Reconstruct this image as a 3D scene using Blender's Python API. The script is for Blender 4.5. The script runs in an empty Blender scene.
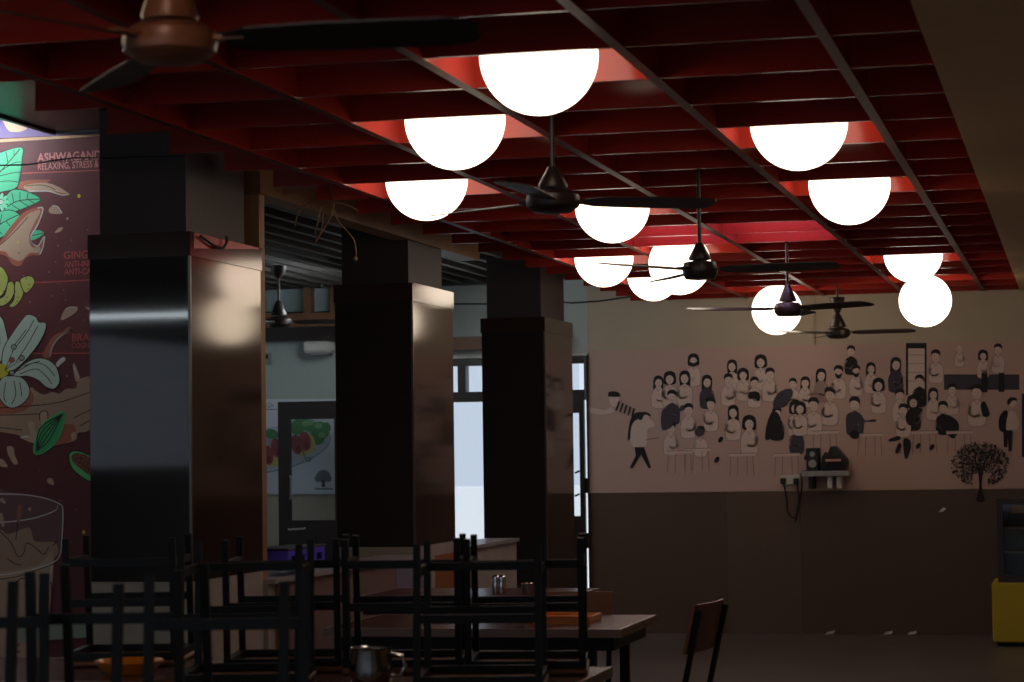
import bpy, math, random
from mathutils import Vector, Matrix, geometry
random.seed(7)
scene = bpy.context.scene
col = scene.collection
PI = math.pi

# ------------------------------------------------------------------ camera (long lens, slight upward pitch, slight roll)
F_PX, YAW, PITCH, ROLL, EYE = 2298.66, .2404, .0479, -.0139, 1.4
cy_, sy_ = math.cos(YAW), math.sin(YAW)
fwd = Vector((-sy_ * math.cos(PITCH), cy_ * math.cos(PITCH), math.sin(PITCH)))
rgt = Vector((cy_, sy_, 0))
up = rgt.cross(fwd)
r2 = math.cos(ROLL) * rgt + math.sin(ROLL) * up
u2 = -math.sin(ROLL) * rgt + math.cos(ROLL) * up
cd = bpy.data.cameras.new('camera')
cam = bpy.data.objects.new('camera', cd)
col.objects.link(cam)
cam.matrix_world = Matrix(((r2.x, u2.x, -fwd.x, 0), (r2.y, u2.y, -fwd.y, 0), (r2.z, u2.z, -fwd.z, EYE), (0, 0, 0, 1)))
cd.sensor_width = 36
cd.lens = F_PX / 1024 * 36
cd.clip_start = .05
cd.dof.use_dof = True
cd.dof.focus_distance = 11.5
cd.dof.aperture_fstop = 6.0
scene.camera = cam

def ray(x, y):
    return fwd + (x - 512) / F_PX * r2 - (y - 341) / F_PX * u2
def at(x, y, Y):                       # the place on the plane Y = const seen at a pixel
    d = ray(x, y); t = Y / d.y
    return Vector((0, 0, EYE)) + d * t
def atx(x, y, X):
    d = ray(x, y); t = X / d.x
    return Vector((0, 0, EYE)) + d * t
def atz(x, y, Z):
    d = ray(x, y); t = (Z - EYE) / d.z
    return Vector((0, 0, EYE)) + d * t

# ------------------------------------------------------------------ materials
def lin(c):
    return tuple(((v / 255) / 12.92 if v <= 10 else (((v / 255) + .055) / 1.055) ** 2.4) for v in c)
def mat(name, rgb, rough=.6, metal=0, spec=.5, noise=0, nscale=8, stretch=(1, 1, 1), emis=0, ecol=None, bump=0, coat=0):
    m = bpy.data.materials.new(name); m.use_nodes = True
    nt = m.node_tree; b = nt.nodes['Principled BSDF']
    c = lin(rgb) + (1,)
    b.inputs['Base Color'].default_value = c
    b.inputs['Roughness'].default_value = rough
    b.inputs['Metallic'].default_value = metal
    b.inputs['Specular IOR Level'].default_value = spec
    if coat: b.inputs['Coat Weight'].default_value = coat; b.inputs['Coat Roughness'].default_value = .05
    if noise or bump:
        tc = nt.nodes.new('ShaderNodeTexCoord'); mp = nt.nodes.new('ShaderNodeMapping')
        mp.inputs['Scale'].default_value = stretch
        nz = nt.nodes.new('ShaderNodeTexNoise'); nz.inputs['Scale'].default_value = nscale; nz.inputs['Detail'].default_value = 5
        nt.links.new(tc.outputs['Object'], mp.inputs['Vector']); nt.links.new(mp.outputs['Vector'], nz.inputs['Vector'])
        if noise:
            rp = nt.nodes.new('ShaderNodeValToRGB')
            rp.color_ramp.elements[0].position = .3; rp.color_ramp.elements[1].position = .7
            rp.color_ramp.elements[0].color = tuple(max(0, v * (1 - noise)) for v in c[:3]) + (1,)
            rp.color_ramp.elements[1].color = tuple(min(1, v * (1 + noise)) for v in c[:3]) + (1,)
            nt.links.new(nz.outputs['Fac'], rp.inputs['Fac']); nt.links.new(rp.outputs['Color'], b.inputs['Base Color'])
        if bump:
            bp = nt.nodes.new('ShaderNodeBump'); bp.inputs['Strength'].default_value = bump; bp.inputs['Distance'].default_value = .01
            nt.links.new(nz.outputs['Fac'], bp.inputs['Height']); nt.links.new(bp.outputs['Normal'], b.inputs['Normal'])
    if emis:
        b.inputs['Emission Color'].default_value = (ecol or c[:3]) + (1,) if len(ecol or c[:3]) == 3 else ecol
        b.inputs['Emission Strength'].default_value = emis
    return m
def glass_mat(name, tint, amount):
    m = bpy.data.materials.new(name); m.use_nodes = True
    nt = m.node_tree; nt.nodes.remove(nt.nodes['Principled BSDF'])
    o = nt.nodes['Material Output']
    t = nt.nodes.new('ShaderNodeBsdfTransparent'); t.inputs['Color'].default_value = tint + (1,)
    g = nt.nodes.new('ShaderNodeBsdfGlossy'); g.inputs['Roughness'].default_value = .04
    mx = nt.nodes.new('ShaderNodeMixShader'); mx.inputs['Fac'].default_value = amount
    nt.links.new(t.outputs[0], mx.inputs[1]); nt.links.new(g.outputs[0], mx.inputs[2]); nt.links.new(mx.outputs[0], o.inputs['Surface'])
    return m
M = dict(
    floor=mat('floor_tile', (106, 97, 91), .33, noise=.12, nscale=2.5),
    ceil=mat('ceiling_dark_red', (62, 18, 18), .8),
    wall=mat('wall_paint', (196, 180, 156), .75, noise=.04, nscale=3),
    wallgrey=mat('annex_paint', (186, 196, 190), .8, noise=.05, nscale=2),
    annexcream=mat('annex_cream', (188, 180, 160), .8),
    dado=mat('dado_tile', (92, 70, 57), .5, noise=.06, nscale=1.5),
    dado2=mat('dado_tile_pale', (101, 79, 65), .5, noise=.06, nscale=1.5),
    soffit=mat('soffit_paint', (244, 208, 160), .9, noise=.03, nscale=3),
    slat=mat('red_gloss_board', (152, 42, 32), .15, spec=.4, noise=.06, nscale=5),
    edge=mat('board_edge', (128, 78, 70), .25, noise=.15, nscale=12, stretch=(1, 1, 1)),
    rail=mat('rail_edge', (112, 50, 42), .45, spec=.2, noise=.25, nscale=14),
    globe=mat('opal_globe', (255, 250, 240), .3, emis=4.0, ecol=(1.0, .83, .64)),
    cap=mat('lamp_fitting', (200, 190, 175), .4),
    pcore=mat('pillar_paint', (68, 57, 59), .6, noise=.05, nscale=4),
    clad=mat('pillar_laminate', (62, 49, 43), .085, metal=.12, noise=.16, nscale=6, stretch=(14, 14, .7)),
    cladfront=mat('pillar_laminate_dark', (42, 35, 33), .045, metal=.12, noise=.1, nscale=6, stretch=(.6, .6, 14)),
    band=mat('pillar_band', (60, 38, 32), .12, metal=.2),
    bandreflect=mat('pillar_band_reflection', (190, 40, 46), .25),
    trimsteel=mat('corner_steel', (110, 105, 104), .3, metal=.8),
    tile=mat('whitish_tile', (176, 168, 154), .5, noise=.1, nscale=6),
    greybrown=mat('grey_brown_panel', (128, 104, 92), .55, noise=.06, nscale=3),
    brownpanel=mat('orange_brown_panel', (150, 92, 48), .5, noise=.12, nscale=5, stretch=(1, 1, .3)),
    creampanel=mat('cream_panel', (178, 164, 140), .6),
    bluegrey=mat('blue_grey_panel', (124, 124, 134), .6),
    ledge=mat('ledge_stone', (170, 162, 156), .3),
    wood=mat('tan_wood', (150, 110, 72), .5, noise=.15, nscale=5, stretch=(3, 3, .5)),
    darkwood=mat('dark_wood', (122, 82, 54), .5, noise=.12, nscale=5),
    black=mat('black_metal', (14, 13, 13), .45, spec=.25),
    blackp=mat('black_plastic', (20, 19, 20), .5),
    frame=mat('dark_brown_aluminium', (42, 33, 29), .4),
    seat=mat('plywood_seat', (132, 82, 50), .4, noise=.15, nscale=5, stretch=(1, 6, 1)),
    table=mat('table_laminate', (98, 62, 58), .25, noise=.08, nscale=3),
    tedge=mat('table_edge', (136, 110, 98), .35),
    orange=mat('orange_plastic', (236, 138, 22), .3, coat=.3),
    steel=mat('steel', (200, 198, 196), .18, metal=1),
    yellow=mat('yellow_laminate', (196, 176, 14), .45),
    fanbrown=mat('fan_brown', (150, 92, 62), .35, metal=.1),
    fandark=mat('fan_dark', (46, 34, 32), .4, metal=.2),
    fanblade=mat('fan_blade', (40, 33, 31), .45),
    cable=mat('black_cable', (26, 24, 24), .6),
    wire=mat('loose_wire', (110, 82, 58), .6),
    purple=mat('blue_plastic', (92, 78, 220), .45),
    grey=mat('grey_metal', (150, 150, 150), .5),
    greyroof=mat('roof_sheet', (40, 38, 36), .6),
    roofbar=mat('roof_slat', (84, 80, 74), .55),
    soffgloss=mat('glossy_panel', (42, 34, 27), .26, spec=.12, noise=.35, nscale=9, stretch=(1, 9, 1), bump=.3),
    white=mat('white_plastic', (220, 216, 208), .5),
    paper=mat('paper_scrap', (225, 220, 214), .8),
    tube=mat('cool_tube', (235, 245, 255), .3, emis=16, ecol=(.80, .93, 1.0)),
    tubehi=mat('bright_cool_tube', (235, 245, 255), .3, emis=70, ecol=(.82, .92, 1.0)),
    tubefill=mat('annex_fill_tube', (235, 245, 255), .3, emis=85, ecol=(.84, .94, 1.0)),
    tubepink=mat('cool_batten', (255, 235, 245), .3, emis=36, ecol=(.78, .55, 1.0)),
    dimglass=glass_mat('cooler_glass', (.9, .9, .88), .02),
    glass=glass_mat('pane_glass', (.93, .95, .96), .06),
    ext=mat('outside_wall', (214, 220, 228), .8),
    extground=mat('outside_ground', (150, 148, 142), .9),
)

M['clad'].node_tree.nodes['Principled BSDF'].inputs['Specular Tint'].default_value = (1, .87, .74, 1)

# ------------------------------------------------------------------ mesh collector
class MB:
    def __init__(s):
        s.v, s.f, s.m, s.mats, s.smooth = [], [], [], [], []
    def _mi(s, m):
        if m not in s.mats: s.mats.append(m)
        return s.mats.index(m)
    def add(s, verts, faces, m, smooth=False):
        o = len(s.v); i = s._mi(m)
        s.v += [tuple(p) for p in verts]
        for f in faces:
            s.f.append([o + k for k in f]); s.m.append(i); s.smooth.append(smooth)
        return s
    def box(s, lo, hi, m, bev=0, sidemats=None):
        x0, y0, z0 = lo; x1, y1, z1 = hi
        if bev:
            b = min(bev, abs(x1 - x0) * .45, abs(y1 - y0) * .45, abs(z1 - z0) * .45)
            V = []
            for sx in (0, 1):
                for sy in (0, 1):
                    for sz in (0, 1):
                        X = (x0, x1)[sx]; Y = (y0, y1)[sy]; Z = (z0, z1)[sz]
                        dx = b if sx == 0 else -b; dy = b if sy == 0 else -b; dz = b if sz == 0 else -b
                        V += [(X, Y + dy, Z + dz), (X + dx, Y, Z + dz), (X + dx, Y + dy, Z)]
            def I(sx, sy, sz, k): return (sx * 4 + sy * 2 + sz) * 3 + k
            Fs = []
            for a in (0, 1):
                Fs.append([I(a, 0, 0, 0), I(a, 1, 0, 0), I(a, 1, 1, 0), I(a, 0, 1, 0)])
                Fs.append([I(0, a, 0, 1), I(1, a, 0, 1), I(1, a, 1, 1), I(0, a, 1, 1)])
                Fs.append([I(0, 0, a, 2), I(1, 0, a, 2), I(1, 1, a, 2), I(0, 1, a, 2)])
            for a in (0, 1):
                for c in (0, 1):
                    Fs.append([I(a, c, 0, 0), I(a, c, 1, 0), I(a, c, 1, 1), I(a, c, 0, 1)])
                    Fs.append([I(a, 0, c, 0), I(a, 1, c, 0), I(a, 1, c, 2), I(a, 0, c, 2)])
                    Fs.append([I(0, a, c, 1), I(1, a, c, 1), I(1, a, c, 2), I(0, a, c, 2)])
                    for d in (0, 1): Fs.append([I(a, c, d, 0), I(a, c, d, 1), I(a, c, d, 2)])
            s.add(V, Fs, m); return s
        V = [(x0, y0, z0), (x1, y0, z0), (x1, y1, z0), (x0, y1, z0), (x0, y0, z1), (x1, y0, z1), (x1, y1, z1), (x0, y1, z1)]
        names = ['zlo', 'zhi', 'ylo', 'yhi', 'xlo', 'xhi']
        FF = [[3, 2, 1, 0], [4, 5, 6, 7], [0, 1, 5, 4], [2, 3, 7, 6], [3, 0, 4, 7], [1, 2, 6, 5]]
        if not sidemats: s.add(V, FF, m)
        else:
            for n, f in zip(names, FF): s.add([V[k] for k in f], [[0, 1, 2, 3]], sidemats.get(n, m))
        return s
    def tube(s, pts, r, m, n=8, cap=True):
        pts = [Vector(p) for p in pts]
        rs = r if isinstance(r, (list, tuple)) else [r] * len(pts)
        V, Fs = [], []
        prev = None
        for i, p in enumerate(pts):
            d = (pts[min(i + 1, len(pts) - 1)] - pts[max(i - 1, 0)]).normalized()
            if prev is None:
                a = Vector((0, 0, 1)) if abs(d.z) < .9 else Vector((1, 0, 0))
                uu = d.cross(a).normalized()
            else: uu = (prev - d * prev.dot(d)).normalized()
            prev = uu; vv = d.cross(uu)
            for k in range(n):
                t = 2 * PI * k / n
                V.append(p + (uu * math.cos(t) + vv * math.sin(t)) * rs[i])
        for i in range(len(pts) - 1):
            for k in range(n):
                a = i * n + k; b = i * n + (k + 1) % n
                Fs.append([a, b, b + n, a + n])
        if cap: Fs += [list(range(n))[::-1], [(len(pts) - 1) * n + k for k in range(n)]]
        s.add(V, Fs, m, n > 5); return s
    def bar(s, a, b, w, d, m, side=None):           # square section bar
        a, b = Vector(a), Vector(b); t = (b - a).normalized()
        sd = Vector(side) if side else (Vector((1, 0, 0)) if abs(t.x) < .9 else Vector((0, 1, 0)))
        u = (sd - t * sd.dot(t)).normalized() * w / 2; v = t.cross(u).normalized() * d / 2
        c = w * .15; V = []
        for p in (a, b):
            for su, sv in ((-1, -1), (1, -1), (1, 1), (-1, 1)): V.append(p + u * su + v * sv)
        s.add(V, [[0, 3, 2, 1], [4, 5, 6, 7]] + [[k, (k + 1) % 4, (k + 1) % 4 + 4, k + 4] for k in range(4)], m); return s
    def lathe(s, prof, m, c=(0, 0, 0), n=24, smooth=True):
        V, Fs = [], []
        for r, z in prof:
            for k in range(n):
                t = 2 * PI * k / n
                V.append((c[0] + r * math.cos(t), c[1] + r * math.sin(t), c[2] + z))
        for i in range(len(prof) - 1):
            for k in range(n):
                a = i * n + k; b = i * n + (k + 1) % n
                Fs.append([a, b, b + n, a + n])
        Fs += [list(range(n))[::-1], [(len(prof) - 1) * n + k for k in range(n)]]
        s.add(V, Fs, m, smooth); return s
    def sphere(s, c, r, m, n=40, k=24, sq=1):
        return s.lathe([(max(1e-4, r * math.sin(PI * i / k)), -r * sq * math.cos(PI * i / k)) for i in range(k + 1)], m, c, n)
    def poly(s, pts3, m):                            # any flat outline, may be concave
        P = [Vector(p) for p in pts3]
        tris = geometry.tessellate_polygon([P])
        s.add(P, [list(t) for t in tris], m); return s
    def build(s, name, parent=None, loc=None):
        me = bpy.data.meshes.new(name)
        me.from_pydata(s.v, [], s.f); me.update()
        for m in s.mats: me.materials.append(m)
        for p, mi, sm in zip(me.polygons, s.m, s.smooth): p.material_index = mi; p.use_smooth = sm
        me.validate()
        import bmesh
        bm = bmesh.new(); bm.from_mesh(me); bmesh.ops.recalc_face_normals(bm, faces=bm.faces); bm.to_mesh(me); bm.free()
        if any(s.smooth):
            try: me.set_sharp_from_angle(angle=math.radians(40))
            except Exception: pass
        o = bpy.data.objects.new(name, me); col.objects.link(o)
        if parent: o.parent = parent
        if loc: o.location = loc
        return o
def empty(name, loc=(0, 0, 0), rz=0, rx=0):
    o = bpy.data.objects.new(name, None); col.objects.link(o)
    o.location = loc; o.rotation_euler = (rx, 0, rz); o.empty_display_size = .1
    return o
def tag(o, label, cat, group=None, kind='thing'):
    o['label'] = label; o['category'] = cat
    if group: o['group'] = group
    if kind: o['kind'] = kind
    return o
def struct(o): o['kind'] = 'structure'; return o
def children(o): return [c for c in bpy.data.objects if c.parent == o]
def copy_tree(o, parent=None):
    c = o.copy(); col.objects.link(c)
    if parent: c.parent = parent
    for ch in children(o):
        copy_tree(ch, c)
    return c

# ------------------------------------------------------------------ text as flat mesh
def text_mesh(txt, size, bold=.0):
    cu = bpy.data.curves.new('t', 'FONT'); cu.body = txt; cu.size = size; cu.offset = bold; cu.resolution_u = 3
    o = bpy.data.objects.new('t', cu); col.objects.link(o)
    dg = bpy.context.evaluated_depsgraph_get(); dg.update()
    me = bpy.data.meshes.new_from_object(o.evaluated_get(dg))
    V = [v.co.copy() for v in me.vertices]; Fc = [list(p.vertices) for p in me.polygons]
    bpy.data.objects.remove(o); bpy.data.curves.remove(cu); bpy.data.meshes.remove(me)
    return V, Fc

# ------------------------------------------------------------------ constants of the place
G = 2.54                                   # underside of the grille
BARS = [-3.003, -2.4147, -1.826, -1.2346, -.654, -.3873]
Y0, DS, NS = 6.366, .5767, 20
SL = .15                                   # slat height
YB = 17.36                                 # back wall
CEIL = 3.1
XP0, XP1 = -3.94, -3.5                     # pillars
HW = -3.47                                 # low wall face

# ------------------------------------------------------------------ the setting
struct(MB().box((-8.2, -5.2, -.12), (1.9, YB + .2, 0), M['floor']).build('floor'))
struct(MB().box((-3.36, -5.2, CEIL), (1.9, YB + .2, CEIL + .1), M['ceil']).build('ceiling'))
XL, XR = at(590, 493, YB).x, 1.8
b = MB()
zd = at(800, 491, YB).z
b.box((XL, YB, zd), (XR, YB + .15, CEIL), M['wall'])
xs = at(727, 500, YB).x; xs2 = at(800, 500, YB).x
b.box((XL, YB - .012, 0), (xs - .001, YB + .15, zd), M['dado'])
b.box((xs, YB - .012, 0), (xs2 - .001, YB + .15, zd), M['dado2'])
xa = xs2
while xa < XR:
    b.box((xa, YB - .012, 0), (min(xa + 3, XR) - .002, YB + .15, zd), M['dado']); xa += 3
struct(b.build('wall_back'))
struct(MB().box((XR, -5.2, 0), (XR + .12, YB + .2, CEIL), M['wall']).build('wall_right'))
b = MB()
for lo, hi in (((-8.2, 0), (-7.6, CEIL)), ((1.2, 0), (1.9, CEIL)), ((-7.6, 0), (1.2, .3)), ((-7.6, 2.95), (1.2, CEIL))): b.box((lo[0], -5.3, lo[1]), (hi[0], -5.2, hi[1]), M['wall'])
struct(b.build('wall_front'))
w = empty('window_4', (0, 0, 0)); struct(w)
f = MB()
for k in range(7): x = -7.6 + 8.74 * k / 6; f.box((x, -5.28, .3), (x + .06, -5.22, 2.95), M['frame'])
f.box((-7.6, -5.28, .3), (1.2, -5.22, .35), M['frame']); f.box((-7.6, -5.28, 2.9), (1.2, -5.22, 2.95), M['frame'])
f.build('frame', w)
MB().box((-7.6, -5.252, .3), (1.2, -5.248, 2.95), M['glass']).build('glass', w)
b = MB()                                    # left wall with two openings
for (ya, yb, za, zb) in ((-5.2, -3.4, 0, CEIL), (-3.4, .6, 0, 1.25), (-3.4, .6, 2.5, CEIL), (.6, 11.0, 0, CEIL), (11.0, 16.4, 0, 1.2), (11.0, 16.4, 2.5, CEIL), (16.4, YB + .2, 0, CEIL)):
    b.box((-8.3, ya, za), (-8.2, yb, zb), M['wallgrey'])
struct(b.build('wall_left'))
def window_x(name, X, ya, yb, za, zb, n):
    w = empty(name, (X, ya, za)); struct(w)
    f = MB(); t = .05
    for i in range(n + 1):
        yy = (yb - ya - t) * i / n
        f.box((0, yy, 0), (.06, yy + t, zb - za), M['frame'])
    f.box((0, 0, 0), (.06, yb - ya, t), M['frame']); f.box((0, 0, zb - za - t), (.06, yb - ya, zb - za), M['frame'])
    f.build('frame', w)
    MB().box((.028, 0, 0), (.032, yb - ya, zb - za), M['glass']).build('glass', w)
window_x('window_1', -8.28, -3.4, .6, 1.25, 2.5, 1)
window_x('window_2', -8.28, 11.0, 16.4, 1.2, 2.5, 5)
# beige soffit right of the grille
struct(MB().box((BARS[5], -5.2, G - .005), (XR, YB, CEIL), M['soffit']).build('trim_1'))
# wall that carries the drinks mural, seen left of the first pillar
YM = 9.34
struct(MB().box((-8.2, YM, 0), (-3.945, YM + .12, CEIL + .2), M['annexcream']).build('wall_side'))
# annex roof: a grey sheet with rows of thin slats
b = MB(); b.box((-8.2, -5.2, 2.98), (-3.36, YB + .2, 3.08), M['greyroof']); b.build('ceiling_annex')['kind'] = 'structure'
b = MB()
x = -7.9
while x < -3.75:
    b.box((x, YM + .2, 2.72), (x + .045, YB, 2.76), M['roofbar']); x += .17
b.box((-8.1, YM + .15, 2.76), (-3.6, YB, 2.79), M['greyroof'])
struct(b.build('trim_2'))

# ------------------------------------------------------------------ ceiling grille
gr = empty('ceiling_grille', (0, 0, G))
tag(gr, 'dark red egg-crate ceiling grille of deep glossy boards holding the globe lamps', 'ceiling grille')
for i in range(-6, NS):
    y = Y0 + DS * i
    lo, hi = (-3.305, y - .008, 0), (BARS[5] - .002, y + .008, SL)
    MB().box(lo, hi, M['slat'], sidemats={'zlo': M['edge']}).build('cross_slat', gr)
for i, xb in enumerate(BARS[:5]):
    MB().box((xb - .017, Y0 - 6 * DS, -.004), (xb + .017, Y0 + DS * (NS - 1) + .02, SL + .004), M['slat'], sidemats={'zlo': M['rail']}).build('long_rail', gr)

for yy in (7.5, 11.0, 14.4):
    for xx in (BARS[0], BARS[2], BARS[4]): MB().tube([(xx, yy, SL), (xx, yy, CEIL - G)], .006, M['black']).build('hanger', gr)
# ------------------------------------------------------------------ globe lamps
R_G = .178
cells = [  # column (bar index + .5), slat index + .5, centre height, label
    (2, 0, 2.58, 'largest glowing white globe lamp, nearest the camera, top hidden behind a red board'),
    (1, 2, 2.575, 'second largest globe lamp, lower left of the largest one, above a hanging fan blade'),
    (0, 5, 2.58, 'half-hidden globe lamp in the left column, crossed by a thin fan blade tip'),
    (1, 7, 2.56, 'half-hidden globe lamp just right of the dark fan with the long rod'),
    (0, 12, 2.56, 'small half-hidden globe lamp at the upper right corner of the third pillar'),
    (1, 11, 2.46, 'globe lamp hanging almost whole behind the motor of a dark fan, mid ceiling'),
    (0, 15, 2.58, 'small globe lamp partly hidden behind a whole globe, left of the mid-ceiling fan'),
    (3, 3, 2.59, 'large half-hidden globe lamp in the right column, nearest the beige soffit end'),
    (3, 6, 2.55, 'second globe lamp along the right column, just beyond the larger half-hidden one'),
    (3, 13, 2.57, 'half-hidden globe lamp directly above a whole globe near the back wall'),
    (3, 16, 2.385, 'whole globe lamp hanging low in front of the back wall, right column'),
    (0, -3, 2.58, 'globe lamp at the top left whose glow lights the red corner beside the nearest fan'),
    (2, -6, 2.58, 'globe lamp in the grille above the camera, before the largest visible globe'),
    (1, 17, 2.385, 'small whole globe lamp hanging low behind the blades of the far dark fan'),
]
NUDGE = {5: (-.07, 0), 10: (-.04, -.02), 13: (.05, -.03), 6: (-.05, 0), 4: (-.04, 0), 7: (-.018, 0), 0: (-.006, 0), 1: (.01, 0)}
for k, (bi, si, z, lab) in enumerate(cells):
    x = (BARS[bi] + BARS[bi + 1]) / 2; y = Y0 + DS * (si + .5)
    dx, dy = NUDGE.get(k, (0, 0)); x += dx; y += dy
    g = empty('globe_lamp', (x, y, z)); tag(g, lab, 'lamp', 'globe lamps in the ceiling grille')
    MB().sphere((0, 0, 0), R_G, M['globe'], 48, 32).build('globe_shade', g)
    MB().lathe([(.02, R_G - .012), (.05, R_G - .012), (.055, R_G + .012), (.03, R_G + .03), (.012, R_G + .035)], M['cap'], n=20).build('lamp_cap', g)
    MB().tube([(0, 0, R_G + .03), (0, 0, CEIL - z)], .008, M['cap']).build('rod', g)
# cool batten lamp above the boards, lights a band of them pink
for si, word in ((9.5, 'nearer'), (10.5, 'farther')):
    t = empty('batten_lamp', (-1.81, Y0 + DS * si, CEIL)); tag(t, word + ' pinkish white batten lamp hidden above the red boards that glow bright pink', 'lamp')
    for sx in (-1, 1):
        m_ = MB(); m_.box((sx * .30 - .26, -.025, -.40), (sx * .30 + .26, .025, -.375), M['white'], .004)
        m_.build('housing', t)
        MB().tube([(sx * .30 - .25, 0, -.415), (sx * .30 + .25, 0, -.415)], .013, M['tubepink'], 12).build('lamp_tube', t)
        MB().tube([(sx * .30, 0, -.375), (sx * .30, 0, 0)], .005, M['white']).build('rod', t)
# two tube lamps left of the frame: their light falls on the mural and on the first pillar
def tube_lamp(loc, rz, lab, drop, tm='tube', hw=.08):
    t = empty('tube_lamp', loc, rz); tag(t, lab, 'lamp')
    MB().box((-.6, -hw, 0), (.6, hw, .04), M['white'], .006).build('housing', t)
    MB().tube([(-.57, 0, -.02), (.57, 0, -.02)], .014, M[tm], 12).build('lamp_tube', t)
    for s in (-.5, .5): MB().tube([(s, 0, .05), (s, 0, drop)], .005, M['white']).build('rod', t)
tube_lamp((-5.15, 9.02, 2.86), 0, 'cool white tube lamp hanging in front of the drinks mural', .12, 'tubehi')
tube_lamp((-5.9, 3.57, 2.335), 0, 'cool white tube lamp on long rods over the left tables', .645, 'tube', .014)
tube_lamp((-4.78, 15.7, 2.60), PI / 2, 'added cool fill tube under the grey slatted roof, unseen behind the second pillar', .12, 'tubefill')  # added lamp, hidden by the pillar, only there to brighten the annex

# ------------------------------------------------------------------ ceiling fans
def fan(x, y, z, rod_top, ang, lab, motor, blade, cone_h, r=.0875, span=.6, pitch=-12, cw=1.0, cup=0):
    o = empty('ceiling_fan', (x, y, z), ang); tag(o, lab, 'ceiling fan', 'ceiling fans hanging through the grille')
    MB().lathe([(.02, -.042), (.06, -.038), (r, -.02), (r + .004, 0), (r, .018), (.066, .032), (.03, .038)], motor, n=28).build('motor', o)
    MB().lathe([(.056 * cw, .042), (.058 * cw, .052), (.030 * cw, .042 + cone_h * .75), (.016, .042 + cone_h)], motor, n=24).build('rod_cover', o)
    if cup: MB().lathe([(.014, .04 + cone_h), (.03, .07 + cone_h), (.055, .15 + cone_h), (.05, .155 + cone_h)], motor, n=20).build('upper_cup', o)
    MB().tube([(0, 0, .03), (0, 0, rod_top - z)], .0085, motor).build('downrod', o)
    MB().lathe([(.012, -.09), (.05, -.05), (.058, 0)], motor, (0, 0, rod_top - z), n=20).build('canopy', o)
    for k in range(3):
        a = 2 * PI * k / 3
        bl = MB(); p = math.radians(pitch)
        prof = [(r + .02, .028), (r + .07, .05), (.3, .062), (span - .06, .066), (span - .015, .055), (span, .03)]
        V = []
        for (d, w) in prof:
            for sgn in (-1, 1):
                for zz in (-.002, .002):
                    xx, yy, h = d, sgn * w * math.cos(p), sgn * w * math.sin(p) * (1 - .3 * d / span) + zz
                    V.append((xx * math.cos(a) - yy * math.sin(a), xx * math.sin(a) + yy * math.cos(a), h))
        Fs = []
        for i in range(len(prof) - 1):
            q = i * 4; n = q + 4
            Fs += [[q, n, n + 2, q + 2], [q + 1, q + 3, n + 3, n + 1], [q, q + 1, n + 1, n], [q + 2, n + 2, n + 3, q + 3]]
        q = (len(prof) - 1) * 4; Fs += [[0, 2, 3, 1], [q, q + 1, q + 3, q + 2]]
        bl.add(V, Fs, blade); ob = bl.build('blade', o)
        h = MB(); ca, sa = math.cos(a), math.sin(a)
        h.bar((ca * (r - .02), sa * (r - .02), .004), (ca * (r + .06), sa * (r + .06), .004), .03, .008, motor, side=(-sa, ca, 0))
        h.build('blade_bracket', ob)
    return o
def fan_at(px, py, Y, adeg, lab, motor, cone, r, sp=.6, pitch=-12, cw=1.0, cup=0):
    q = at(px, py, Y); return fan(q.x, Y, q.z, CEIL, math.radians(adeg), lab, motor, M['fanblade'], cone, r, sp, pitch, cw, cup)
fan_at(170, 42, 4.10, 6, 'brown ceiling fan nearest the camera, blurred, top left of the photo', M['fanbrown'], .13, .0875, .6, -17, .95)
fan_at(553, 201, 7.35, 28.8, 'dark ceiling fan with its rod below the largest globe lamp', M['fandark'], .07, .086, .56, -12, .85)
fan_at(700, 270, 9.45, -3.2, 'dark ceiling fan in front of the mid-ceiling globe lamp with a bare rod', M['fandark'], .07, .07, .58, -12, .8)
fan_at(788, 309, 12.75, -34, 'small dark ceiling fan in front of the low whole globe lamp', M['fandark'], .09, .074, .58, -12, .85)
fan_at(838, 333, 16.45, -11, 'farthest ceiling fan, dark with a tall rod cover, against the back wall', M['fandark'], .10, .085, .56, -12, 1.0, 1)
p = at(279, 322, 15.2)
fan(p.x, p.y, p.z, 2.72, math.radians(20), 'dark ceiling fan under the grey slatted roof between the first two pillars', M['fandark'], M['fanblade'], .11)

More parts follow.
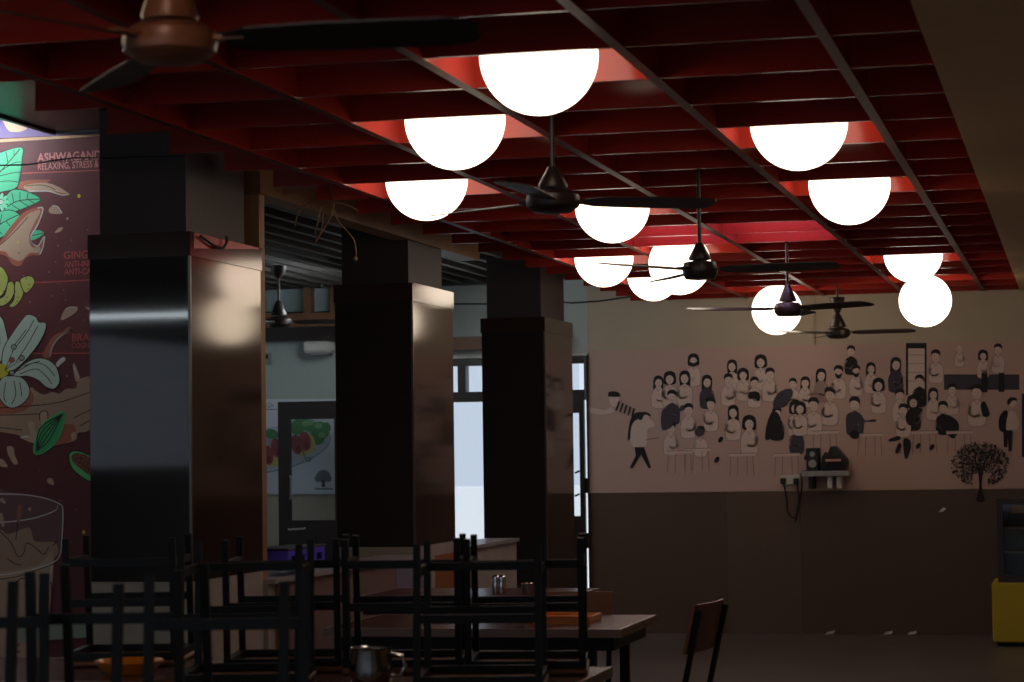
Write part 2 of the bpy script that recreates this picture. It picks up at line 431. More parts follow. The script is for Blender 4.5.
# ------------------------------------------------------------------ pillars
labs = ['nearest pillar, dark glossy front with a cool light streak, beside the drinks mural',
        'second pillar, between the brown glass door and the bright glass door',
        'third pillar, farthest one, standing between the bright door openings']
for k, (yp, dep) in enumerate(((8.77, .84), (12.0, .84), (15.2, .88))):
    P = empty('pillar', ((XP0 + XP1) / 2, yp, 0)); tag(P, labs[k], 'pillar', 'clad pillars along the left side')
    w = (XP1 - XP0) / 2; zt = (2.315, 2.325, 2.31)[k]
    MB().box((-w + .03, .04, 0), (w - .03, dep - .12, CEIL - .12), M['pcore']).build('core', P)
    c = MB()
    zc0 = .89 if k < 2 else .12
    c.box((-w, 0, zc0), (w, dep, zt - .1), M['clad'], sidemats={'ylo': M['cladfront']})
    c.build('cladding', P)
    c = MB(); c.box((-w - .006, -.006, zt - .1), (w + .006, dep + .006, zt), M['band'])
    c.build('top_band', P)
    MB().box((-w, -.004, .0), (w, dep, zc0 - .002), M['tile']).build('plinth', P)
    MB().box((w - .006, -.005, zc0 + .01), (w + .005, .006, zt - .1), M['trimsteel']).build('corner_strip', P)
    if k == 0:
        rs = MB(); x0_, x1_ = w + .006, w + .009  # red wedge painted on as the grille's reflection in the glossy band
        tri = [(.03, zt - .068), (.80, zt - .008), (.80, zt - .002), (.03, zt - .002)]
        rs.add([(x0_, y, z) for y, z in tri] + [(x1_, y, z) for y, z in tri], [[0, 1, 2, 3], [4, 5, 6, 7]] + [[i, (i + 1) % 4, (i + 1) % 4 + 4, i + 4] for i in range(4)], M['bandreflect'])
        rs.build('red_reflection', P)['label'] = 'painted red wedge, reflection of the grille at the top'

# low wall with coloured panels, running along the pillar row
zt = .85
for ya, yb2 in ((9.63, 11.98), (12.86, 14.2)):
    b = MB(); b.box((HW - .18, ya, 0), (HW - .014, yb2, zt - .02), M['tile']); b.box((HW - .2, ya, zt - .02), (HW + .02, yb2, zt), M['ledge'])
    struct(b.build('wall_low'))
b = MB()
for (ya, yb2, mm) in ((9.72, 9.86, 'brownpanel'), (9.86, 11.55, 'greybrown'), (11.55, 12.22, 'bluegrey'), (12.22, 12.3, 'creampanel'), (12.3, 12.92, 'brownpanel'), (12.92, 14.2, 'tile')):
    b.box((HW - .012, ya, 0), (HW, yb2 - .004, zt - .022), M[mm])
struct(b.build('trim_8'))

# wooden frame in the pillar row: post and long beam
b = MB()
pz = atx(258, 195, -3.5)
b.box((-3.60, 9.63, 0), (-3.512, 9.70, 2.56), M['wood'])
struct(b.build('trim_3'))
struct(MB().box((-3.62, 9.63, 2.562), (-3.505, 13.5, 2.70), M['wood']).build('trim_4'))

# ------------------------------------------------------------------ back of the annex: wall, bright doors
XA = XL
def pxrect(x0, y0, x1, y1, Y):
    a = at(x0, y0, Y); c = at(x1, y1, Y); return a.x, c.x, c.z, a.z     # xl, xr, zlo, zhi
b = MB()
d0x = at(452, 400, YB).x - .55; d1x = XA - .0
dtop = at(470, 357, YB).z
b.box((-8.2, YB, 0), (d0x, YB + .15, CEIL), M['wallgrey'])
b.box((d0x, YB, dtop), (d1x, YB + .15, CEIL), M['wallgrey'])
# cream lower part of the annex wall
zc = at(300, 495, YB).z
b.box((-8.2, YB - .006, 0), (d0x - .02, YB, zc), M['annexcream'])
struct(b.build('wall_annex'))
xl, xr, zl, zh = pxrect(440, 338, 488, 350, YB)
struct(MB().box((d0x - .3, YB - .1, zl), (d1x - .16, YB - .002, zh), M['darkwood']).build('trim_5'))
D = empty('door_1', (0, 0, 0)); struct(D)
f = MB()
ztr0 = at(470, 392, YB).z; ztr1 = at(470, 402, YB).z; zp1 = at(470, 366, YB).z
f.box((d0x, YB - .04, zp1), (d1x - .02, YB + .06, dtop - .012), M['frame'])
f.box((d0x, YB - .05, dtop - .012), (d1x, YB + .06, dtop + .004), M['white'])
f.box((d0x, YB - .04, ztr1), (d1x - .02, YB + .06, ztr0), M['frame'])
xm0, xm1 = at(459, 380, YB).x, at(467, 380, YB).x
for (a, c) in ((d0x, d0x + .06), (xm0, xm1), (at(520, 380, YB).x, at(534, 380, YB).x), (at(585, 380, YB).x, d1x - .02)):
    f.box((a, YB - .04, ztr0), (c, YB + .06, zp1), M['frame'])
f.box((d0x, YB - .04, 0), (d0x + .06, YB + .06, ztr1), M['frame'])
f.box((at(520, 400, YB).x, YB - .04, 0), (at(534, 400, YB).x, YB + .06, ztr1), M['frame'])
f.box((d1x - .010, YB - .04, 0), (d1x, YB + .0, dtop), M['frame'])
f.build('door_frame', D)
leaf = MB()
lx1 = at(585.0, 450, YB).x
lf0 = at(573.5, 450, YB).x; lf1 = at(580.3, 450, YB).x
leaf.box((at(536, 450, YB).x, YB - .03, .03), (at(541, 450, YB).x, YB + .02, ztr1), M['frame'])
zb_ = at(577, 516, YB).z
leaf.box((at(541, 450, YB).x, YB - .03, .03), (lf1, YB + .02, zb_), M['frame'])
leaf.box((at(541, 450, YB).x, YB - .03, at(577, 413, YB).z), (lf1, YB + .02, ztr1), M['frame'])
leaf.box((lf1, YB - .03, .03), (lx1, YB + .02, ztr1 - .0), M['frame'])
lo = leaf.build('door_leaf', D)
h = MB()
for ya in (473, 496): h.bar(at(575, ya, YB - .06), at(579.5, ya - 2, YB - .06), .014, .014, M['black'])
h.build('door_handle', lo)
hg = MB()
for ya in (478, 533): hg.box((lx1, YB - .04, at(588, ya + 15, YB).z), (d1x - .010, YB - .02, at(588, ya, YB).z), M['black'])
hg.build('hinge', lo)
MB().box((d0x + .06, YB + .01, .05), (lf0 + .05, YB + .016, zp1), M['glass']).build('glass', D)
# outside: ground and a low pale wall
struct(MB().box((-14, YB + .2, -.1), (3, 26, -.02), M['extground']).build('ground_outside'))
struct(MB().box((-12, 21.2, -.02), (2, 21.4, at(470, 487, 21.2).z), M['ext']).build('wall_outside'))

# annex wall beyond the first gap: beam, panes, box, banner, glass door
YA = YB - .02
xl, xr, zl, zh = pxrect(240, 316, 345, 340, YA)
struct(MB().box((xl, YB - .16, (zl + zh) / 2), (xr, YB - .01, zh), M['darkwood']).box((xl, YB - .12, zl), (xr, YB - .01, (zl + zh) / 2), M['frame']).build('trim_6'))
w = empty('window_3', (0, 0, 0)); struct(w)
f = MB()
xa0, xb0, _, zt3 = pxrect(240, 268, 345, 288, YA)
zt3b = at(300, 289, YA).z
f.box((xa0, YB - .1, zt3b), (xb0, YB - .01, 2.72), M['frame'])
for (pa, pb) in ((306.5, 314), (333, 345)):
    f.box((at(pa, 300, YA).x, YB - .1, zh), (at(pb, 300, YA).x, YB - .01, zt3b), M['darkwood'])
f.build('frame', w)
MB().box((xa0, YB - .03, zh), (xb0, YB - .026, zt3b), M['glass']).build('glass', w)

# ------------------------------------------------------------------ flat drawing tools for murals
def smooth_closed(pts, n=5):
    out = []; N = len(pts)
    for i in range(N):
        p0, p1, p2, p3 = (pts[(i + k - 1) % N] for k in range(4))
        for j in range(n):
            t = j / n
            out.append(tuple(.5 * (2 * p1[a] + (p2[a] - p0[a]) * t + (2 * p0[a] - 5 * p1[a] + 4 * p2[a] - p3[a]) * t * t + (3 * p1[a] - p0[a] - 3 * p2[a] + p3[a]) * t ** 3) for a in (0, 1)))
    return out
def smooth_open(pts, n=6):
    if len(pts) < 3: return pts
    out = []; N = len(pts)
    for i in range(N - 1):
        p0 = pts[max(i - 1, 0)]; p1 = pts[i]; p2 = pts[i + 1]; p3 = pts[min(i + 2, N - 1)]
        for j in range(n):
            t = j / n
            out.append(tuple(.5 * (2 * p1[a] + (p2[a] - p0[a]) * t + (2 * p0[a] - 5 * p1[a] + 4 * p2[a] - p3[a]) * t * t + (3 * p1[a] - p0[a] - 3 * p2[a] + p3[a]) * t ** 3) for a in (0, 1)))
    out.append(pts[-1]); return out
class Mural:
    """a printed sheet on a wall facing the hall; drawn in layers a fraction of a millimetre apart"""
    def __init__(s, Y): s.b = MB(); s.Y = Y; s.k = 0
    def P(s, p): q = at(p[0], p[1], s.Y); return Vector((q.x, s.Y - .000014 * s.k, q.z))
    def fill(s, pts, m, sm=True):
        s.k += 1
        pp = smooth_closed(pts) if sm else pts
        s.b.poly([s.P(p) for p in pp], m); return s
    def line(s, pts, w, m, sm=True, closed=False):
        s.k += 1
        pp = (smooth_closed(pts) + [pts[0]]) if closed else (smooth_open(pts) if sm else pts)
        for i in range(len(pp) - 1):
            a, c = Vector(pp[i]), Vector(pp[i + 1]); d = c - a
            if d.length < 1e-6: continue
            n = Vector((-d.y, d.x)).normalized() * w / 2; e = d.normalized() * w * .25
            s.b.add([s.P(q) for q in (a - e + n, c + e + n, c + e - n, a - e - n)], [[0, 1, 2, 3]], m)
        return s
    def ell(s, cx, cy, rx, ry, m, rot=0, n=14):
        c, sn = math.cos(rot), math.sin(rot)
        return s.fill([(cx + rx * math.cos(2 * PI * i / n) * c - ry * math.sin(2 * PI * i / n) * sn, cy + rx * math.cos(2 * PI * i / n) * sn + ry * math.sin(2 * PI * i / n) * c) for i in range(n)], m, False)
    def text(s, txt, x, y, h, m, slope=-.045, wscale=1.0, bold=.0):
        """x, y: left end of the baseline; h: capital height in photo pixels"""
        s.k += 1
        V, Fc = text_mesh(txt, 1.0, bold)
        k = h / .70
        s.b.add([s.P((x + v.x * k * wscale, y - v.y * k + v.x * k * wscale * slope)) for v in V], Fc, m)

# ------------------------------------------------------------------ drinks mural (left)
mm = {n: mat('mural_' + n, c, .55) for n, c in dict(
    maroon=(106, 46, 48), purple=(150, 124, 176), cream=(236, 208, 176), peach=(232, 186, 140), tan=(206, 170, 144), tand=(184, 148, 122), rust=(180, 100, 76),
    leaf=(96, 214, 160), leafl=(140, 232, 186), pod=(66, 176, 108), podl=(112, 212, 128), ink=(48, 28, 30), white=(232, 224, 220), petal=(206, 218, 200), petald=(160, 172, 150),
    ginger=(204, 206, 110), gingerd=(150, 160, 76), red=(206, 92, 86), pink=(226, 138, 132), yellow=(222, 206, 60), bean=(150, 88, 72), glass=(124, 84, 84)).items()}
mu = Mural(YM - .002)
mu.fill([(-60, 40), (112, 40), (112, 700), (-60, 700)], mm['maroon'], False)
mu.fill([(-60, 40), (112, 40), (112, 133), (-60, 141)], mm['purple'], False)
mu.fill([(-60, 146), (-60, 142.5), (112, 133), (112, 135.5)], mm['peach'], False)
mu.fill([(1, 110), (20, 112), (28, 124), (25, 130), (16, 132), (7, 129)], mm['cream'])
mu.fill([(34, 124), (44, 124), (50, 130), (42, 130.5)], mm['cream'])
# ashwagandha block
mu.text('ASHWAGANDHA', 37.5, 162, 8.6, mm['pink'], -.05, .80, .022)
mu.text('RELAXING, STRESS &', 37.5, 170.0, 6.8, mm['pink'], -.05, .68, .012)
mu.line([(22, 173.3), (112, 169.8)], 1.2, mm['red'], False)
def leafshape(pts, mid, veins):
    mu.fill(pts, mm['leaf']); mu.line(pts, .9, mm['ink'], closed=True)
    mu.line(mid, .9, mm['ink'])
    for v in veins: mu.line(v, .7, mm['ink'])
# splash behind
mu.fill([(18, 183), (30, 180), (50, 180), (47, 183.5), (60, 187), (69, 194), (62, 195), (50, 191), (33, 192), (20, 190)], mm['rust'])
mu.fill([(24, 186), (38, 183), (50, 183.5), (60, 188), (68, 193.5), (58, 192), (40, 190), (28, 190.5)], mm['tan'])
mu.line([(26, 191.5), (38, 191), (50, 191.5), (62, 195), (69, 194)], 1.3, mm['white'])
mu.line([(26, 186), (40, 185), (50, 187), (55, 190)], .7, mm['ink'])
leafshape([(-30, 168), (-6, 155), (21, 147), (22, 160), (20, 178), (16, 188), (2, 192), (-20, 196)], [(-20, 192), (0, 172), (20, 149)],
          [[(0, 172), (-4, 157)], [(8, 163), (6, 152)], [(14, 155), (14, 150)], [(2, 170), (14, 163), (21, 162)], [(-4, 177), (12, 173), (21, 172)], [(-12, 184), (6, 181), (18, 182)]])
leafshape([(2, 214), (4, 200), (12, 190), (26, 191), (41, 199), (30, 206), (14, 212)], [(4, 209), (18, 201), (40, 199)],
          [[(14, 203), (12, 193)], [(20, 201), (20, 192)], [(27, 200), (28, 193)], [(12, 205), (20, 210)], [(20, 201), (28, 206)], [(29, 200), (34, 203)]])
leafshape([(-20, 226), (-6, 214), (10, 210), (20, 216), (12, 226), (4, 236), (-10, 240)], [(-10, 232), (4, 222), (18, 215)], [[(0, 225), (2, 214)], [(6, 221), (10, 226)], [(-4, 228), (2, 234)]])
mu.fill([(30, 232), (38, 230), (44, 233), (38, 238), (31, 240)], mm['leaf']); mu.line([(30, 236), (44, 233)], .7, mm['ink'])
for k in range(9):
    a = 2 * PI * k / 9
    mu.ell(1 + 5 * math.cos(a), 202 + 6 * math.sin(a), 3.2, 1.6, mm['leafl'], a); mu.ell(1 + 6.5 * math.cos(a + .3), 202 + 8 * math.sin(a + .3), .7, .7, mm['ink'])
mu.ell(1, 202, 2.4, 2.4, mm['petal'])
# big pour
pour = [(-30, 262), (-8, 252), (8, 230), (22, 214), (34, 208), (42, 207), (43, 213), (38, 224), (31, 236), (32, 243), (38, 246), (42, 240), (44.5, 237), (43, 247), (40, 255), (33, 255), (26, 258), (20, 266), (12, 264), (6, 256), (-8, 254)]
mu.fill(pour, mm['rust']); mu.fill([(-28, 256), (-6, 250), (12, 232), (26, 216), (38, 210), (40, 213), (33, 226), (29, 238), (32, 247), (40, 247), (39, 253), (30, 253), (20, 261), (10, 257), (2, 251)], mm['tan'])
mu.line([(38, 208), (43, 209), (38, 224), (31, 236), (32, 243), (38, 246), (42, 240), (44.5, 237), (43, 247), (40, 254)], 1.3, mm['white'])
mu.line([(-10, 252), (6, 240), (20, 226), (28, 217)], .8, mm['ink']); mu.ell(18, 242, 1.4, 1.6, mm['yellow']); mu.ell(19, 253, .7, .8, mm['ink'])
mu.fill([(49, 209), (53, 205.5), (58, 207), (62, 213), (57, 214), (50, 213)], mm['tan']); mu.line([(53, 205.5), (58, 207), (62, 213)], 1, mm['white'])
mu.fill([(55, 232), (59, 228), (63, 227.5), (61, 231), (56, 233)], mm['tan'])
mu.ell(79, 196, 1.7, 2, mm['yellow']); mu.ell(67.5, 218.5, 1.2, 1.1, mm['tan']); mu.ell(58, 245.5, .6, .6, mm['tan'])
# ginger block
mu.text('GINGER', 63.5, 259, 7.6, mm['red'], -.045, .92, .012)
mu.text('ANTI-INF', 64.5, 267.4, 6.0, mm['red'], -.045, .76, .012)
mu.text('ANTI-CA', 64.5, 275.0, 6.0, mm['red'], -.045, .78, .012)
mu.line([(33, 282.8), (112, 278.8)], 1.3, mm['red'], False)
for pts in ([(-14, 268), (0, 266), (7, 274), (8, 282), (3, 294), (-8, 300), (-16, 290)], [(-6, 300), (4, 296), (8, 283), (13, 282), (15, 290), (11, 300), (3, 306), (-4, 305)], [(9, 306), (14, 299), (15, 283), (20, 282), (24, 290), (21, 300), (14, 307)], [(20, 281), (24, 277), (31, 276), (35, 281), (32, 288), (25, 293)]):
    mu.fill(pts, mm['ginger']); mu.line(pts, 1.0, mm['ink'], closed=True)
    cx, cy = sum(p[0] for p in pts) / len(pts), sum(p[1] for p in pts) / len(pts)
    for d in ((-1.5, -4), (1.5, 2), (.5, 6)): mu.ell(cx + d[0], cy + d[1], .7, .5, mm['ink'])
for (x, y) in ((44, 282), (30, 302), (52, 296), (40, 315), (24, 276), (49, 272)): mu.ell(x, y, .5, .5, mm['tan'])
# brahmi block
mu.text('BRAI', 71.5, 341.2, 7.4, mm['red'], -.03, .92, .012)
mu.text('COGNI', 71.5, 348.2, 5.2, mm['red'], -.03, .8, .002)
mu.line([(26, 353.5), (112, 353.2)], 1.2, mm['red'], False)
mu.fill([(61, 320), (64, 311), (70, 307), (77, 307), (77, 311), (69, 317)], mm['tan']); mu.line([(66, 309), (71, 307), (77, 307.5)], 1, mm['white'])
mu.fill([(85, 307), (90, 308), (92, 311), (88, 309.5)], mm['tan'])
mu.fill([(43, 356), (47, 346), (54, 336), (64, 331), (68, 327), (72.5, 328.5), (70, 332), (60, 338), (53, 347), (50, 358)], mm['rust'])
mu.line([(50, 356), (53, 346), (60, 337), (69, 331), (72, 329)], 1.8, mm['white'])
mu.fill([(56, 364), (60, 359), (64, 357), (65.5, 360), (60, 365), (58, 367)], mm['white'])
mu.ell(67, 376, .7, .7, mm['tan'])
# milk wave
wave = [(-60, 398), (-20, 400), (10, 402), (30, 388), (36, 391), (44, 394.5), (52, 392), (60, 393.5), (66, 389), (76, 388), (78, 380), (82, 378), (90, 376), (112, 372), (112, 424), (94, 428), (86, 432), (78, 433), (76, 440), (62, 444), (48, 446), (36, 443), (22, 437), (14, 434), (-10, 431), (-60, 428)]
mu.fill(wave, mm['tand'])
mu.fill([(73, 365), (75.5, 365), (80, 378), (76, 381)], mm['tan']); mu.line([(73.5, 366), (76, 372), (79, 378)], 1, mm['white'])
mu.fill([(-20, 396), (20, 386), (32, 392), (33, 402), (22, 412), (0, 414), (-20, 412)], mm['rust'])
mu.fill([(56, 428), (72, 424), (76, 430), (74, 438), (62, 444), (52, 443)], mm['rust'])
for L in ([(-40, 410), (30, 406), (60, 402), (88, 393), (112, 384)], [(-40, 413), (0, 415), (40, 414)], [(-30, 424), (4, 428), (22, 430)], [(74, 418), (88, 411), (112, 402)], [(80, 426), (92, 419)]): mu.line(L, .9, mm['ink'])
mu.fill([(40, 414), (42, 411), (47, 411.5), (48, 418), (46, 424), (42, 424)], mm['tan']); mu.line([(40, 420), (40, 414), (43, 411), (47.5, 412), (48, 419)], .9, mm['ink'])
mu.fill([(22, 438), (30, 434), (28, 424), (30, 421), (34, 423), (35, 430), (40, 440), (34, 443)], mm['tan']); mu.line([(21, 437.5), (28, 436)], 1.4, mm['white'])
mu.fill([(72, 440), (71, 434), (75, 432), (76, 437), (71, 441)], mm['tan'])
# flower
def petal(pts, veins):
    mu.fill(pts, mm['petal']); mu.line(pts, .9, mm['ink'], closed=True)
    for v in veins: mu.line(v, .8, mm['ink'])
petal([(-18, 318), (0, 316), (6, 330), (8, 348), (0, 362), (-14, 360)], [[(-4, 322), (0, 340), (-2, 356)]])
petal([(2, 362), (4, 348), (12, 334), (22, 320), (28, 314.5), (36, 317), (39, 322), (46, 323), (45, 332), (38, 345), (26, 360), (14, 370), (5, 370)], [[(34, 320), (26, 334), (12, 352)], [(38, 326), (28, 344), (16, 362)], [(26, 330), (14, 346)]])
petal([(12, 378), (22, 366), (34, 359), (46, 359), (56, 366), (60, 378), (59, 384), (54, 389), (46, 387), (38, 380), (26, 376)], [[(18, 371), (34, 363), (46, 366), (55, 376)], [(20, 374), (36, 369), (46, 376), (52, 384)], [(24, 366), (40, 361)]])
petal([(2, 378), (14, 376), (24, 379), (30, 390), (26, 401), (14, 408), (4, 404), (-2, 392)], [[(6, 382), (4, 396), (6, 402)], [(14, 381), (16, 394), (12, 404)], [(20, 382), (22, 396)]])
mu.fill([(-6, 366), (4, 364), (9, 370), (6, 376), (-4, 378)], mm['yellow'])
for (x, y) in ((14, 347), (12, 360), (22, 358), (12, 373)): mu.ell(x, y, 3, 3, mm['ink']); mu.ell(x, y, 2.2, 2.2, mm['petald']); mu.line([(x, y + 2), (5, 370)], .6, mm['ink'])
mu.ell(12, 360, 2.4, 2.4, mm['rust'])
# pods
pod = [(34, 452), (36, 438), (43, 424), (54, 416), (64, 412), (64.5, 420), (60, 436), (50, 448), (40, 454)]
mu.fill(pod, mm['pod']); mu.line(pod, 1.2, mm['podl'], closed=True)
for d in (-6, -3, 0, 3, 6): mu.line([(37, 451), (45 + d * .8, 434 + d * .9), (62.5, 414)], 1.1, mm['ink'])
hp = [(69, 456), (73, 451), (82, 452), (92, 456), (112, 462), (112, 486), (92, 482), (82, 477), (72, 468)]
mu.fill(hp, mm['podl']); mu.line(hp, 1, mm['ink'], closed=True)
mu.fill([(72, 456), (78, 453), (90, 457), (110, 465), (110, 478), (92, 476), (80, 468), (73, 462)], mm['bean'])
for (x, y) in ((76, 456), (79, 460), (84, 457), (86, 464), (81, 465), (91, 462), (91, 470), (87, 470)): mu.line([(x + 2.4 * math.cos(t), y + 2.4 * math.sin(t)) for t in (0, 1.3, 2.6, 3.9, 5.2, 6.28)], .6, mm['ink'])
for pts in ([(7, 448), (10, 446), (14, 448), (15, 455), (18, 463), (14, 464), (9, 456)], [(-4, 461), (2, 459), (6, 463), (7.5, 467), (0, 466)], [(47, 481), (49, 478), (53, 479), (54, 485), (49, 483.5)]):
    mu.fill(pts, mm['tan'])
# glass of drink
mu.fill([(-60, 496), (20, 494), (50, 499), (62, 505), (64, 512), (61, 552), (54, 562), (40, 682), (38, 700), (-60, 700)], mm['glass'])
mu.fill([(-60, 530), (-6, 528), (8, 534), (20, 530), (30, 528), (34, 540), (42, 542), (56, 543), (57, 556), (40, 564), (0, 572), (-60, 574)], mm['tand'])
mu.fill([(-60, 574), (0, 572), (38, 565), (54, 560), (42, 682), (40, 700), (-60, 700)], mm['tan'])
for x0, x1 in ((14, 36), (40, 52)):
    mu.line([(x0, 640), (x0, 590), (x0 + 4, 581), ((x0 + x1) / 2, 578), (x1 - 3, 580), (x1, 590), (x1 - 2, 640)], 1.0, mm['ink'])
mu.fill([(28, 586), (34, 581), (36, 590), (33, 606), (29, 606)], mm['rust'])
for L in ([(-60, 495), (10, 494), (40, 497), (58, 503), (63, 510), (62, 540), (60, 555), (52, 563), (30, 570), (0, 575), (-40, 577)], [(-40, 524), (0, 522.5), (30, 519), (50, 513), (57, 509), (58, 506)], [(52, 566), (48, 600), (43, 650), (40, 690)]): mu.line(L, 1.2, mm['white'])
for L in ([(-4, 528), (10, 541), (18, 556), (24, 553), (27, 543), (36, 548), (44, 554), (49, 547)], [(8, 559), (16, 564), (22, 565)], [(-40, 581), (10, 578), (40, 569), (56, 563)], [(18, 522), (16, 540)], [(53, 546), (57, 541)]): mu.line(L, .9, mm['ink'])
mu.fill([(17, 520), (18, 506), (21, 505), (22, 508), (20, 522)], mm['rust']); mu.ell(30, 509, 1.6, 1.8, mm['tan']); mu.ell(47, 510, 1, 1, mm['bean'])
mu.fill([(0, 500), (3, 498), (6, 503), (3, 503)], mm['tan']); mu.fill([(0, 516), (2, 513), (5, 525), (2, 526)], mm['tan'])
mu.ell(84, 532, 1.6, 2, mm['yellow']); mu.ell(45, 674, 8, 9, mm['rust'])
# illegible price lines at the foot
for y in (627, 645, 652, 662, 671): mu.line([(-12, y), (-2, y)], 2.2, mm['rust'], False); mu.line([(14, y), (20, y - .4)], 2.2, mm['rust'], False)
for (x, y) in ((60, 322), (30, 330), (66, 300), (84, 320), (56, 262), (64, 290), (88, 230), (72, 240), (40, 470), (60, 500), (76, 510)): mu.ell(x, y, .45, .45, mm['tan'])
mu.fill([(20, 617), (92, 613), (92, 637), (20, 642)], mm['petald'], False)
tag(mu.b.build('wall_mural'), 'maroon drinks mural with green leaves, white flower and a glass, left of the nearest pillar', 'mural')
# glossy striped soffit panel above the mural
px_ = at(57, 133, YM)
b = MB(); b.box((px_.x, 7.3, px_.z), (-3.62, YM - .03, px_.z + .03), M['soffgloss'])
b.box((px_.x - .012, 7.3, px_.z - .012), (px_.x + .012, YM - .03, px_.z + .035), M['frame'])
b.box((px_.x, YM - .035, px_.z - .01), (-3.62, YM - .028, px_.z + .03), M['grey'])
struct(b.build('trim_7'))
# pale notice below the rail on the mural foot
# ------------------------------------------------------------------ cafe mural on the back wall
cm = {n: mat('cafe_' + n, c, .7) for n, c in dict(paper=(206, 172, 160), pale=(226, 202, 192), ink=(24, 22, 24), grey=(168, 140, 132), slate=(66, 60, 74), line=(140, 112, 106), blue=(40, 44, 84), leaf=(84, 78, 76)).items()}
cf = Mural(YB - .013)
cf.fill([(588.5, 350.5), (640, 349), (1060, 340), (1060, 488), (588.5, 493)], cm['paper'], False)
def person(x, y, s=1.0, hair='short', top='line', lean=0, h=34, beard=False):
    """cartoon guest: head centre x, y; s scale; h body length"""
    bw = 6.0 * s
    sh = y + 5.6 * s
    flip = 1 if int(x * 7 + y) % 2 else -1
    f = lambda a, b: (x + a * s * flip, y + b * s)
    if hair == 'long': cf.fill([f(-4.2, 9), f(-4.6, 1), f(-3.6, -4.4), f(0, -6), f(3.4, -4.4), f(4.4, 0), f(3.9, 6), f(4.6, 10), f(2, 9.4), f(0, 5), f(-2, 9)], cm['ink'])
    if hair == 'bob': cf.fill([f(-4.6, 4), f(-5.2, 0), f(-4, -4.6), f(0, -6.2), f(4, -4.4), f(5, 0), f(4.4, 4.4), f(0, 5)], cm['ink'])
    body = [f(-1.3, 3.6), f(1.3, 3.6), (x + bw * .75, sh + 1.6 * s), (x + bw, sh + 5 * s), (x + bw * 1.05, sh + h * .34), (x + bw * .8, sh + h * .6), (x - bw * .8, sh + h * .6), (x - bw * 1.05, sh + h * .34), (x - bw, sh + 5 * s), (x - bw * .75, sh + 1.6 * s)]
    if top in ('ink', 'slate', 'grey'): cf.fill(body, cm[top])
    else:
        cf.fill(body, cm['pale']); cf.line(body, .4, cm['line'], closed=True)
        cf.line([f(-1.8, 5.4), f(0, 8), f(1.8, 5.4)], .4, cm['line'], False)
    arm = [f(4.2, 9), f(5.2, 14), f(1.5, 16.5), f(-2, 14.5)]
    cf.line(arm, 1.7 * s, cm['pale']); cf.line(arm, .35, cm['line'])
    cf.fill([f(-2.9, -2), f(-3.1, .6), f(-2.2, 3.2), f(0, 4.5), f(2.2, 3.2), f(3.1, .6), f(2.9, -2), f(0, -4)], cm['pale'])
    if hair in ('short', 'cap'): cf.fill([f(-3.5, .4), f(-3.8, -3), f(-2, -5.4), f(1.6, -5.6), f(3.9, -3.4), f(3.5, -.2), f(2.7, -1.9), f(.4, -2.6), f(-2.4, -1.6)], cm['ink'])
    if hair == 'cap': cf.line([f(1, -3.2), f(6.4, -2.4)], 1.3 * s, cm['ink'], False)
    if hair == 'long': cf.fill([f(-3.6, 1.6), f(-3.8, -3.2), f(-1, -5.4), f(2.6, -4.8), f(3.6, -2), f(3.4, 1), f(2.4, -1.8), f(-.6, -2.8), f(-2.4, -1)], cm['ink'])
    if hair == 'bob': cf.fill([f(-3.6, 1), f(-3.4, -3.6), f(0, -5.4), f(3.4, -3.6), f(3.6, 1), f(2.2, -1.6), f(0, -2.7), f(-2.2, -1.6)], cm['ink'])
    if beard: cf.fill([f(-2.9, .9), f(-1, 2), f(1, 2), f(2.9, .9), f(2.2, 4.2), f(0, 5.8), f(-2.2, 4.2)], cm['ink'])
    for d in (-1.1, 1.2): cf.ell(*f(d, .1), .32, .4, cm['ink'])
    cf.line([f(-.9, 2.4), f(0, 2.8), f(1, 2.3)], .35, cm['line'], False)
A = lambda u, v: (590 + u / 4.014, 330 + v / 4.014)
B = lambda u, v: (800 + u / 4.013, 330 + v / 4.013)
